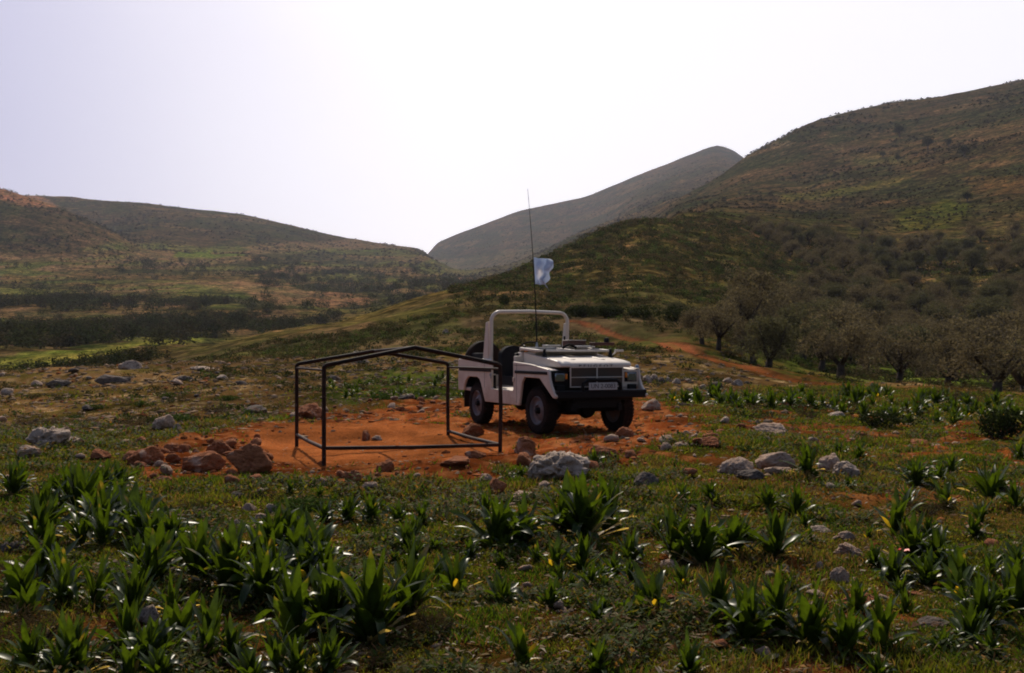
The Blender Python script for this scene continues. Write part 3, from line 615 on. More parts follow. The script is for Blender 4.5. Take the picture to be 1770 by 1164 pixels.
for y_, x_ in ((-.60, -.11), (.62, -.05)):
    ct = MB(); ct.lathe([(0, .155), (.020, .15), (.024, .10), (.042, .02), (.045, 0)], (x_, y_, 1.232), 'Z', 14); ct.build('hood_stop', M_black, hood, smooth=True)
m2 = MB(); m2.box((-.12, .83, 1.35), (.10, .13, .04)); m2.tube([(-.12, .66, 1.25), (-.12, .80, 1.345)], .012, 8); m2.build('side_mirror', M_white, jeep, .01)
ab = MB(); ab.box((-.79, -.60, 1.348), (.07, .06, .035)); ab.build('cowl_lamp', M_amber, jeep, .01)
for x_ in (-.76, -1.74):
    for y_ in (-.862, .862): hn_ = MB(); hn_.box((x_, y_, .86), (.045, .02, .07)); hn_.build('door_hinge', M_white, jeep, .004)
# whip aerial
an = MB(); ap = []
for k in range(25):
    t = k/24; ap.append((-1.0+.05*t*t, -.30-.20*t**1.6, 1.40+2.75*t))
an.tube(ap, [.013-.0095*k/24 for k in range(25)], 8); aer = an.build('aerial', M_black, jeep, smooth=True)
ap2 = MB(); ap2.lathe([(.05, 0), (.05, .03), (.03, .05), (.028, .11), (.012, .20)], (-1.0, -.30, 1.30), 'Z', 14); ap2.build('aerial_base', M_grey, aer, smooth=True)

# flag on the aerial: an object of its own, hung along the whip
M_flag, fn, fll, fp = new_mat('flag_cloth', (.25, .42, .75), .75)
fa = N(fn, 'ShaderNodeVertexColor', layer_name='Col'); fll.new(fa.outputs[0], fp.inputs['Base Color'])
tr = N(fn, 'ShaderNodeBsdfTranslucent'); fll.new(fa.outputs[0], tr.inputs[0]); mx = N(fn, 'ShaderNodeMixShader'); mx.inputs[0].default_value = .45
fll.new(fp.outputs[0], mx.inputs[1]); fll.new(tr.outputs[0], mx.inputs[2]); fll.new(mx.outputs[0], fn['Material Output'].inputs[0])
JM = Matrix.Translation(JEEP_O) @ Matrix.Rotation(JR, 4, 'Z')
def aer_pt(z_):
    t = (z_-1.40)/2.75; return JM @ Vector((-1.0+.05*t*t, -.30-.20*t**1.6, z_))
nu, nv = 40, 30; FV = []; FC_ = []
for j in range(nv+1):
    v = j/nv; base = aer_pt(2.97-.46*v)
    for i in range(nu+1):
        u = i/nu
        ln_ = .33*(1-.36*ss(.12, .75, v)+.10*math.sin(v*14)*(v > .2))
        sag = .10*u*u-.045*u*math.sin(v*3)*0
        fold = (.05*math.sin(u*11+v*4)+.035*math.sin(u*6-v*7)+.03*math.sin(v*9+u*3))*min(1, u*2.2)
        FV.append((base.x+ln_*u+.012, base.y+fold*1.6-.02*u, base.z-sag-.03*u*math.sin(u*6+v)+.02*u*(v < .15)))
        wv = fbm(np.array([u*5]), np.array([v*5]), 3, 3)[0]
        em = math.exp(-(((u-.38)/.20)**2+((v-.55)/.30)**2)*1.4)*(.55+.9*wv)
        c = np.array([.60, .67, .80])*(1-min(1, em*1.2))+np.array([.90, .90, .93])*min(1, em*1.2); FC_.append(c)
FF = [(j*(nu+1)+i, j*(nu+1)+i+1, (j+1)*(nu+1)+i+1, (j+1)*(nu+1)+i) for j in range(nv) for i in range(nu)]
fme = np_mesh('flag', np.array(FV), np.array(FF), True, {'Col': np.array(FC_)})
flag = link('flag', fme, None, M_flag); sol = flag.modifiers.new('thickness', 'SOLIDIFY'); sol.thickness = .003
tag(flag, 'small pale blue and white flag flying from the whip aerial', 'flag')

# ------------------------------------------------------------------ dark metal frame on the bare red ground
M_tube = paint_mat('rusty_dark_tube', (.014, .010, .009), .6, (.11, .045, .026), .7, 2.0)
fo_ = hit(560, 805); FLd = 13.2
fr_r = Vector((math.cos(R(21)), math.sin(R(21)), 0)); fr_d = Vector((-math.sin(R(20)), math.cos(R(20)), 0))
P_FL = Vector(((560-W0/2)/F*13.25, 13.25, 0)); WID, DEP = 2.50, 2.62
frame = empty('metal_frame', (P_FL.x, P_FL.y, 0)); tag(frame, 'dark steel tube frame shaped like a small gabled shelter on bare red soil', 'metal frame')
corner = {'fl': Vector((0, 0, 0)), 'fr': fr_r*WID, 'bl': fr_d*DEP, 'br': fr_r*WID+fr_d*DEP}
EAVE = {k: HC-27.5/F*13.25-.015*(k[0] == 'b') for k in corner}
gz = {k: z1(P_FL.x+v.x, P_FL.y+v.y) for k, v in corner.items()}
frz = {'fl': HC-200/F*13.25, 'fr': None, 'bl': None, 'br': None}
RIDGE = HC+4/F*13.7
for k, v in corner.items():
    b = MB(); zb = gz[k]-.03; bow = Vector((random.uniform(-.012, .012), random.uniform(-.012, .012), 0)); b.tube([v+Vector((0, 0, zb)), v+bow+Vector((0, 0, (zb+EAVE[k])/2)), v+Vector((0, 0, EAVE[k]-.02))], .029, 12); b.build('post', M_tube, frame, smooth=True)
for e1, e2 in (('fl', 'fr'), ('bl', 'br')):
    A, B = corner[e1], corner[e2]; mid = (A+B)/2; rz = RIDGE-(.05 if e1 == 'bl' else 0)
    b = MB(); ptsr = []
    def cv(P, T, za, zt, n=4):
        return
    A3 = A+Vector((0, 0, EAVE[e1]-.03)); B3 = B+Vector((0, 0, EAVE[e2]-.03)); T3 = mid+Vector((0, 0, rz))
    for s0, s1 in ((A3, T3), (B3, T3)):
        d_ = (s1-s0).normalized(); b.tube([s0, s0+Vector((0, 0, .02))+d_*.015, s0+Vector((0, 0, .03))+d_*.05, s1], .030, 12)
    b.build('roof_bow', M_tube, frame, smooth=True)
RAIL = {'fl': .240, 'fr': .200, 'bl': .212, 'br': .195}
for e1, e2 in (('fl', 'fr'), ('fl', 'bl'), ('fr', 'br')):
    b = MB(); b.tube([corner[e1]+Vector((0, 0, RAIL[e1])), (corner[e1]+corner[e2])/2+Vector((0, 0, (RAIL[e1]+RAIL[e2])/2-.012)), corner[e2]+Vector((0, 0, RAIL[e2]))], .027, 12); b.build('bottom_rail', M_tube, frame, smooth=True)
b = MB(); A, B = (corner['fl']+corner['fr'])/2, (corner['bl']+corner['br'])/2
b.tube([A+Vector((0, 0, RIDGE)), B+Vector((0, 0, RIDGE-.05))], .025, 12); b.build('ridge_tube', M_tube, frame, smooth=True)
for e1, e2 in (('fl', 'bl'), ('fr', 'br')):
    b = MB(); A, B = corner[e1], corner[e2]; b.tube([A+Vector((0, 0, EAVE[e1]-.06)), B+Vector((0, 0, EAVE[e2]-.06))], .016, 10); b.build('eave_tube', M_tube, frame, smooth=True)
# ------------------------------------------------------------------ stones
def rock_mat(name, a, b_, dark, stain):
    m, n, l, p = new_mat(name, a, .95, 0, .06)
    oi = N(n, 'ShaderNodeObjectInfo'); tc = N(n, 'ShaderNodeTexCoord', name='TC')
    ad = N(n, 'ShaderNodeVectorMath', operation='ADD'); l.new(tc.outputs['Object'], ad.inputs[0]); l.new(oi.outputs['Random'], ad.inputs[1])
    t1 = noise_n(n, l, 3.0, 6, .65, vec=ad.outputs[0]); t2 = noise_n(n, l, 9, 5, .7, vec=ad.outputs[0]); t3 = noise_n(n, l, 1.6, 5, .6, vec=ad.outputs[0])
    c = ramp(n, l, t1.outputs[0], [(.35, a), (.65, b_)])
    f2 = ramp(n, l, t2.outputs[0], [(.50, (0, 0, 0)), (.66, (1, 1, 1))]); c2 = mixc(n, l, f2.outputs[0], c.outputs[0], dark)
    f3 = ramp(n, l, t3.outputs[0], [(.55, (0, 0, 0)), (.66, (.85, .85, .85))]); c3 = mixc(n, l, f3.outputs[0], c2, stain)
    l.new(c3, p.inputs['Base Color']); bump_n(n, l, p, t2.outputs[0], .8, .04); return m
M_redrock = rock_mat('red_stained_rock', (.22, .075, .030), (.38, .155, .075), (.16, .055, .028), (.48, .32, .23))
M_tanrock = rock_mat('tan_rock', (.36, .24, .17), (.50, .38, .29), (.18, .10, .06), (.34, .14, .07))
M_greyrock = rock_mat('grey_limestone', (.34, .25, .185), (.54, .43, .34), (.045, .032, .025), (.26, .14, .08))
M_darkrock = rock_mat('dark_grey_rock', (.10, .082, .070), (.19, .155, .13), (.04, .032, .027), (.20, .11, .065))
def ico(sub):
    bm = bmesh.new(); bmesh.ops.create_icosphere(bm, subdivisions=sub, radius=1)
    V = np.array([v.co[:] for v in bm.verts]); Fc = np.array([[v.index for v in f.verts] for f in bm.faces]); bm.free(); return V, Fc
IV4, IF4 = ico(5); IV3, IF3 = ico(3); IV2, IF2 = ico(2); IV1, IF1 = ico(1)
def n3(V, s, seed, o=3):
    return (fbm(V[:, 0]*s+seed*3.1, V[:, 1]*s+V[:, 2]*s*.7, seed, o)+fbm(V[:, 1]*s-seed, V[:, 2]*s+V[:, 0]*s*.6, seed+5, o)+fbm(V[:, 2]*s+seed, V[:, 0]*s-V[:, 1]*s*.8, seed+9, o))/3
def rock_mesh(seed, kind='block', V=None, Fc=None, name='rock'):
    V0 = IV4 if V is None else V; Fc = IF4 if Fc is None else Fc
    r = np.random.default_rng(seed); d = V0.copy()
    rad = np.full(len(d), 1.25)
    nB, nS = {'block': (6, 26), 'karst': (5, 30), 'dome': (2, 34), 'slab': (6, 24)}[kind]; nP = nB+nS
    Pn = r.normal(size=(nP, 3)); Pn /= np.linalg.norm(Pn, axis=1)[:, None]; off = np.concatenate([r.uniform(.5, .78, nB), r.uniform(.80, 1.04, nS)])
    dots = d @ Pn.T
    with np.errstate(divide='ignore', invalid='ignore'):
        lim = np.where(dots > .05, off/np.maximum(dots, .05), 9)
    k = 70.0
    rad = -np.log(np.exp(-k*rad)+np.exp(-k*np.minimum(lim, 3)).sum(1))/k       # soft minimum: worn edges
    rad *= 1+.16*(n3(d, 2.2, seed)-.5)*2
    rad *= 1+(.10 if kind != 'dome' else .05)*(n3(d, 5, seed+3)-.5)*2
    rad += .045*(n3(d, 13, seed+7)-.5)*2; rad -= .05*ss(.50, .58, n3(d, 6, seed+21, 2))
    if kind == 'karst':
        q = n3(d, 3.6, seed+11, 2); rad -= .22*ss(.50, .60, q)+.06*ss(.5, .6, n3(d, 8, seed+13, 2))
    P = d*rad[:, None]
    if kind == 'slab': P[:, 2] *= .6
    lo, hi = P.min(0), P.max(0); P = (P-(lo+hi)/2)/((hi-lo)/2)*.5       # unit box -.5 .. .5
    P[:, 2] += .5-.24                                                      # base sunk 18 %
    return np_mesh(name, P, Fc, True)
RP = {k: [rock_mesh(100+i*7+j*31, k) for i in range(4)] for j, k in enumerate(('block', 'karst', 'dome', 'slab'))}
RPS = [rock_mesh(300+i*5, 'block', IV3, IF3, 'stone') for i in range(10)]
RM = {'r': M_redrock, 't': M_tanrock, 'g': M_greyrock, 'd': M_darkrock}
_rm = {}
def rock_obj(me, matk, name):
    key = (me.name, matk)
    if key not in _rm:
        c = me.copy(); c.materials.clear(); c.materials.append(RM[matk]); _rm[key] = c
    o = bpy.data.objects.new(name, _rm[key]); COL.objects.link(o); return o
def put_rock(px, py, w, h, kind, mk, label, i=0, rz=None, name='rock', group=None):
    p = hit(px, py); s = p.y/F; W = w*s; Hh = h*s/.80
    o = rock_obj(RP[kind][i % 4], mk, name)
    o.scale = (W, W*random.uniform(.75, 1.0), Hh); o.rotation_euler = (random.uniform(-.1, .1), random.uniform(-.08, .08), random.uniform(0, 6.28) if rz is None else rz)
    if rz is None: o.scale = (W*.95, W*.9, Hh)
    p2 = Vector((p.x, p.y+W*.3, 0)); o.location = (p2.x, p2.y, z1(p2.x, p2.y)-.01)
    tag(o, label, 'rock', group); return o
BIG = [
 (420, 832, 88, 58, 'block', 'r', 'largest rust-red boulder with a pale streaked face left of the metal frame'),
 (72, 790, 78, 40, 'karst', 'g', 'pitted pale grey limestone boulder on the turf near the left edge of the picture'),
 (118, 785, 38, 16, 'slab', 'g', 'low pale slab lying against the right foot of the pitted boulder near the left edge'),
 (45, 800, 45, 22, 'block', 't', 'tan stone in front of the pitted boulder near the left edge'),
 (527, 732, 56, 30, 'block', 'r', 'orange boulder just behind the left rear post of the metal frame'),
 (632, 762, 19, 20, 'block', 'r', 'small upright red stone standing inside the metal frame'),
 (650, 762, 22, 10, 'slab', 't', 'small flat stone leaning beside the upright one inside the metal frame'),
 (668, 825, 38, 26, 'block', 'r', 'squared red-brown block in front of the metal frame between its front posts'),
 (818, 756, 46, 26, 'block', 'r', 'red boulder beside the vehicle\'s near rear wheel'),
 (908, 798, 46, 34, 'dome', 'r', 'round red-tan boulder just left of the big pitted grey rock'),
 (972, 838, 118, 52, 'karst', 'g', 'big deeply pitted pale grey limestone rock in front of the vehicle'),
 (930, 838, 46, 40, 'karst', 'g', 'left shoulder of pitted grey rock half hidden behind leaves beside the big one'),
 (1118, 852, 50, 26, 'dome', 'd', 'smooth dark grey domed stone on the turf right of the big pitted rock'),
 (1342, 759, 72, 24, 'slab', 't', 'pale pinkish flat-topped rock on the turf right of the vehicle'),
 (1284, 840, 70, 34, 'block', 't', 'left-hand tan block of the rock pair in the right middle of the turf'),
 (1345, 828, 74, 32, 'block', 't', 'right-hand ridged tan block of the rock pair in the right middle of the turf'),
 (1350, 842, 54, 14, 'slab', 't', 'thin flat slab lying in front of the right-hand tan block'),
 (1300, 850, 48, 18, 'block', 'd', 'low dark stone at the foot of the left-hand tan block'),
 (1470, 842, 54, 30, 'karst', 'g', 'rough grey rock right of the tan rock pair'),
 (1440, 832, 44, 34, 'block', 't', 'brownish rock behind the rough grey one right of the tan rock pair'),
 (608, 842, 46, 24, 'block', 'r', 'dark red stone below the left front post of the metal frame'),
 (640, 852, 36, 14, 'block', 't', 'small tan stone right of the dark red stone below the metal frame'),
 (1078, 772, 40, 22, 'block', 'r', 'red-brown stone in front of the vehicle\'s far front wheel'),
 (1127, 716, 36, 22, 'dome', 't', 'pinkish rounded stone just right of the vehicle\'s bumper'),
 (1232, 796, 52, 20, 'block', 'r', 'dark red stone with stepped top midway between vehicle and tan rock pair'),
 (1152, 798, 22, 14, 'dome', 't', 'small rounded tan stone left of the stepped dark red stone'),
 (1180, 794, 34, 10, 'slab', 't', 'flat pinkish stone between the small rounded and the stepped red stone'),
 (1040, 806, 60, 24, 'block', 'r', 'red-brown wedge of rock behind the right end of the big pitted rock'),
 (858, 862, 42, 34, 'block', 'r', 'dark red upright stone left of the big pitted rock, nearer the camera'),
 (905, 868, 60, 16, 'slab', 't', 'flat pink slab lying between the dark red upright stone and the leafy clump'),
 (842, 840, 34, 20, 'block', 't', 'tan stone behind the dark red upright stone in front of the frame'),
 (822, 806, 44, 16, 'block', 'r', 'low red stone just inside the front right post of the metal frame'),
 (785, 816, 60, 14, 'slab', 'r', 'long low red stone in front of the bottom rail of the metal frame'),
 (345, 826, 72, 36, 'block', 'r', 'rust-red boulder just left of the largest rust-red boulder'),
 (290, 796, 46, 22, 'block', 'r', 'red-brown stone at the left edge of the bare red soil'),
 (245, 818, 66, 34, 'block', 'r', 'dark red-brown boulder at the far left of the red rubble'),
 (380, 800, 44, 30, 'block', 'r', 'red-brown stone behind the largest rust-red boulder'),
 (270, 846, 52, 16, 'slab', 'r', 'low orange-red stone at the front left of the red rubble'),
 (215, 852, 30, 12, 'block', 't', 'small tan stone on the turf left of the red rubble'),
 (168, 808, 38, 18, 'dome', 'r', 'red-brown stone half sunk in turf right of the pitted boulder near the left edge'),
 (222, 652, 42, 16, 'dome', 'g', 'pale weathered rock highest on the stony slope at the left'),
 (190, 662, 60, 20, 'block', 'd', 'dark grey rock just left of the pale weathered rock on the stony slope'),
 (95, 678, 44, 14, 'block', 'd', 'dark rock at the left end of the stony slope'),
 (280, 754, 40, 26, 'block', 't', 'pointed stone with a lit right edge behind the red rubble'),
 (305, 756, 16, 12, 'dome', 'g', 'small white stone right of the pointed stone behind the red rubble'),
 (437, 724, 46, 16, 'block', 'd', 'dark grey rock on the slope left of the metal frame'),
 (310, 668, 44, 12, 'block', 'd', 'low dark outcrop on the stony slope right of the pale weathered rock'),
 (345, 645, 46, 8, 'slab', 'g', 'long low grey outcrop at the top of the stony slope'),
 (618, 608, 26, 8, 'dome', 'g', 'small pale rock seen just under the roof bows of the metal frame'),
 (575, 652, 30, 10, 'dome', 'd', 'bluish grey rock seen through the left half of the metal frame'),
 (622, 628, 34, 10, 'dome', 'd', 'grey rock seen through the middle of the metal frame under the ridge'),
 (705, 696, 36, 12, 'block', 'd', 'dark grey rock at the back edge of the red soil seen through the frame'),
 (770, 578, 12, 9, 'dome', 'g', 'small pale rock on the spur left of the roll bar'),
 (252, 1078, 38, 34, 'block', 'g', 'larger of the two pale stones in the left foreground'),
 (296, 1062, 30, 18, 'dome', 'g', 'smaller of the two pale stones in the left foreground'),
 (1466, 940, 34, 18, 'dome', 't', 'upper stone of the pinkish pile in the right foreground'),
 (1474, 966, 54, 26, 'karst', 't', 'widest stone of the pinkish pile in the right foreground'),
 (1422, 928, 44, 12, 'slab', 'g', 'flat grey stone left of the pinkish pile in the right foreground'),
 (1458, 1010, 38, 32, 'block', 't', 'lowest stone of the pinkish pile in the right foreground'),
 (1417, 988, 18, 16, 'dome', 't', 'little rounded stone left of the lowest stone of the pinkish pile'),
 (1360, 994, 32, 14, 'dome', 'd', 'bluish grey stone among leaves left of the pinkish pile'),
 (1332, 1000, 20, 10, 'dome', 't', 'small pink stone left of the bluish grey stone among leaves'),
 (1492, 1050, 66, 26, 'slab', 'r', 'reddish slab lying in front of the pinkish pile'),
 (1372, 912, 30, 6, 'slab', 't', 'thin pale slab in the turf behind the pinkish pile'),
 (1325, 1150, 34, 22, 'block', 't', 'tan stone lying at the very bottom of the picture under broad leaves'),
 (1665, 1140, 22, 16, 'dome', 't', 'small tan stone at the bottom right of the picture'),
 (1620, 1100, 70, 16, 'slab', 'd', 'grey-brown slab in the bottom right turf'),
 (640, 888, 62, 14, 'slab', 't', 'pink slab lying on the turf behind the leafy clump below the metal frame'),
 (428, 888, 30, 16, 'dome', 't', 'rounded tan stone on the turf below the largest rust-red boulder'),
 (470, 890, 28, 18, 'block', 'g', 'grey and white stone on the turf below the largest rust-red boulder'),
 (450, 904, 28, 14, 'dome', 't', 'tan stone in front of the grey and white one on the turf'),
 (410, 920, 26, 14, 'block', 't', 'tan stone behind the left foreground leaves'),
 (405, 870, 32, 16, 'block', 'd', 'dark stone on the turf just below the largest rust-red boulder'),
 (1602, 770, 60, 10, 'slab', 'r', 'low reddish stone at the right end of the bare soil strip'),
 (1230, 702, 24, 10, 'dome', 'g', 'grey stone among the leafy strip behind the flat-topped rock'),
 (1448, 726, 34, 14, 'dome', 'g', 'bluish grey domed stone behind the dark round bush'),
 (280, 955, 44, 26, 'block', 'g', 'pale stone between the leaf clumps of the left foreground'),
 (15, 965, 46, 26, 'karst', 'd', 'dark grey rock at the left edge among the foreground plants'),
 (240, 918, 60, 20, 'karst', 'g', 'mottled grey rock behind leaves in the left foreground'),
 (1750, 860, 44, 14, 'slab', 'g', 'pale slab at the right edge beside the splayed plant'),
 (1610, 822, 40, 10, 'slab', 'g', 'pale flat stone on the turf left of the splayed plant'),
 (1530, 1040, 26, 12, 'block', 't', 'small tan stone right of the reddish slab in front of the pile'),
]
for i, (px, py, w, h, kd, mk, lb) in enumerate(BIG): put_rock(px, py, w, h, kd, mk, lb, i)
# a tumbled line of grey stones behind the vehicle's right side
WALLG = 'stones in the tumbled grey line behind the vehicle'
for i, (px, py, w, h) in enumerate([(1108, 655, 18, 10), (1120, 662, 20, 14), (1132, 652, 16, 12), (1142, 662, 18, 12), (1156, 660, 20, 10), (1170, 664, 16, 10), (1240, 668, 22, 10), (1258, 664, 18, 10), (1276, 668, 22, 12), (1292, 664, 16, 8), (1190, 662, 14, 7), (1215, 668, 16, 8)]):
    put_rock(px, py, w, h, 'dome', 'g' if i % 3 else 'd', 'grey field stone in the tumbled line behind the right side of the vehicle', i, group=WALLG)
# scattered loose stones
def scatter_px(n, poly, seed, mindist=8):
    r = np.random.default_rng(seed); xs_ = [p[0] for p in poly]; ys_ = [p[1] for p in poly]; out = []
    t = 0
    while len(out) < n and t < n*60:
        t += 1; x_, y_ = r.uniform(min(xs_), max(xs_)), r.uniform(min(ys_), max(ys_))
        if not inpoly(np.array([x_]), np.array([y_]), poly)[0]: continue
        if any(abs(x_-a)+2*abs(y_-b) < mindist for a, b in out): continue
        out.append((x_, y_))
    return out
NOROCK = [(470, 752), (500, 745), (860, 745), (880, 790), (560, 812), (500, 790)]
def loose(n, poly, seed, w0, w1, mk, label, group, md=12):
    r = np.random.default_rng(seed+1); w0, w1 = w0*.8, w1*.95
    for px, py in scatter_px(n, poly, seed, md):
        if inpoly(np.array([px]), np.array([py]), NOROCK)[0] or (900 < px < 1110 and py > 690 and py < 770): continue
        w = w0+(w1-w0)*r.random()**2; p = hit(px, py); s = p.y/F
        o = rock_obj(RPS[r.integers(10)], mk[r.integers(len(mk))], 'stone'); W = w*s
        o.scale = (W, W*r.uniform(.7, 1), W*r.uniform(.4, .75)); o.rotation_euler = (r.uniform(-.3, .3), r.uniform(-.3, .3), r.uniform(0, 6.28)); o.location = (p.x, p.y, p.z+W*.08)
        tag(o, label, 'stone', group)
loose(58, [(215, 775), (480, 760), (490, 845), (215, 855)], 1, 9, 34, 'rrrt', 'small red-brown stone in the rubble left of the metal frame', 'rubble left of the frame', 8)
loose(20, [(480, 815), (860, 800), (880, 850), (500, 850)], 2, 8, 24, 'rrt', 'small reddish stone on the edge of bare soil in front of the frame', 'loose stones in front of the frame')
loose(30, [(870, 770), (1120, 760), (1260, 790), (1240, 860), (880, 880)], 3, 10, 34, 'rrtt', 'small red or tan stone around the big pitted rock', 'loose stones around the big pitted rock')
loose(30, [(1130, 690), (1500, 715), (1770, 755), (1770, 800), (1200, 790)], 4, 8, 26, 'rttg', 'small stone on the thin soil right of the vehicle', 'loose stones right of the vehicle')
loose(34, [(480, 708), (780, 688), (790, 715), (640, 728), (500, 740)], 5, 8, 22, 'rrt', 'small red stone on the soil bank behind the frame', 'loose stones behind the frame')
loose(20, [(760, 860), (1240, 860), (1240, 1000), (760, 1000)], 10, 14, 34, 'ttrg', 'small broken stone in the turf of the centre foreground', 'broken stones in the centre foreground')
loose(22, [(1200, 900), (1770, 900), (1770, 1164), (1200, 1164)], 11, 18, 44, 'ttrg', 'small broken stone in the turf of the right foreground', 'broken stones in the right foreground')
loose(22, [(0, 655), (420, 640), (480, 700), (0, 740)], 9, 10, 26, 'dgt', 'small grey stone on the stony slope left of the frame', 'stones of the left-hand slope')
loose(22, [(1240, 800), (1770, 800), (1770, 960), (1240, 960)], 6, 8, 26, 'ttg', 'small tan stone in the turf of the right middle ground', 'loose stones in the right-hand turf')
loose(18, [(0, 760), (230, 800), (460, 860), (430, 930), (0, 880)], 7, 10, 26, 'ttgr', 'small stone in the turf of the left middle ground', 'loose stones in the left-hand turf')
loose(16, [(900, 990), (1500, 1000), (1500, 1160), (900, 1160)], 8, 10, 30, 'ttr', 'small stone on worn soil at the bottom centre of the picture', 'loose stones in the near foreground')
# gravel: thousands of little stones over the stony slope and the bare soil
def gravel(n, seed):
    r = np.random.default_rng(seed)
    px = r.uniform(-150, 1920, n*4); d = np.exp(r.uniform(np.log(4.5), np.log(62), n*4)); x = (px-W0/2)/F*d
    zs = zg(x, d, True); py = HZ-(zs-HC)/d*F
    red, core, _ = ground_masks(px, py, x, d)
    stony = softpoly(px, py, [(-900, 655), (180, 640), (420, 628), (800, 615), (1000, 600), (1300, 640), (1300, 690), (900, 700), (480, 735), (200, 760), (-900, 780)], 20, 6, 4)
    pr = np.maximum(red*(1-.93*core)*.55, stony*.8); pr = np.maximum(pr, .26*ss(.45, .62, fbm(x/.8, d/.8, 66, 3))*ss(14, 5, d)+.06)
    k = np.where(r.random(n*4) < pr)[0][:n]
    x, d = x[k], d[k]; z = zg(x, d); red = red[k]
    sz = d/F*(1.4+7.5*r.random(len(k))**4)*np.where(d > 22, .7, 1)
    nv = len(IV1); V = np.empty((len(k), nv, 3)); 
    for i0 in range(12):
        m = np.arange(len(k)) % 12 == i0; shp = IV1*(1+.35*r.normal(size=(nv, 1)))*r.uniform(.6, 1.1, 3)*[1, 1, .6]
        V[m] = shp[None]*sz[m][:, None, None]
    V += np.stack([x, d, z], 1)[:, None]
    Fc = (IF1[None]+(np.arange(len(k))*nv)[:, None, None]).reshape(-1, 3)
    base = np.where(r.random(len(k))[:, None] < .55*red[:, None]+.12, [[.30, .11, .045]], [[.27, .19, .125]])*r.uniform(.4, 1.3, (len(k), 1))
    return np_mesh('gravel', V.reshape(-1, 3), Fc, False, {'Col': np.repeat(base, nv, 0)})
M_grav, vn, vl, vp_ = new_mat('gravel_stone', rough=1, spec=0); vc_ = N(vn, 'ShaderNodeVertexColor', layer_name='Col'); vl.new(vc_.outputs[0], vp_.inputs['Base Color'])
tag(link('gravel', gravel(24000, 5), None, M_grav), 'fine stones and clods strewn over the red soil and the stony slope', 'gravel', kind='stuff')
# ------------------------------------------------------------------ leaves, plants, bushes
def leaf_mat(name, rough=.32, trans=.45, spec=.5, tint=(1.5, 1.5, .7)):
    m, n, l, p = new_mat(name, rough=rough, spec=spec)
    c = N(n, 'ShaderNodeVertexColor', layer_name='Col'); g = N(n, 'ShaderNodeNewGeometry'); t = noise_n(n, l, 30, 3, .6, vec=g.outputs['Position'])
    r = ramp(n, l, t.outputs[0], [(.3, (.7, .7, .7)), (.7, (1.25, 1.25, 1.2))]); cc = mixc(n, l, 1.0, c.outputs[0], r.outputs[0], 'MULTIPLY')
    l.new(cc, p.inputs['Base Color']); tr = N(n, 'ShaderNodeBsdfTranslucent'); l.new(mixc(n, l, 1.0, cc, tint, 'MULTIPLY'), tr.inputs[0])
    mx = N(n, 'ShaderNodeMixShader'); mx.inputs[0].default_value = trans; l.new(p.outputs[0], mx.inputs[1]); l.new(tr.outputs[0], mx.inputs[2]); l.new(mx.outputs[0], n['Material Output'].inputs[0]); return m
M_leaf = leaf_mat('glossy_strap_leaf', .37, .48, .42, (1.7, 1.5, .5))
M_grass = leaf_mat('short_grass', .75, .45, .15)
M_bush = leaf_mat('scrub_leaf', .95, .25, .02, (1.2, 1.2, .8))
M_bark, bn, bl_, bp = new_mat('olive_bark', (.07, .055, .042), 1.0, 0, .02)
tb = noise_n(bn, bl_, 6, 5, .7); bl_.new(ramp(bn, bl_, tb.outputs[0], [(.35, (.035, .026, .02)), (.65, (.10, .08, .062))]).outputs[0], bp.inputs['Base Color']); bump_n(bn, bl_, bp, tb.outputs[0], .8, .05)
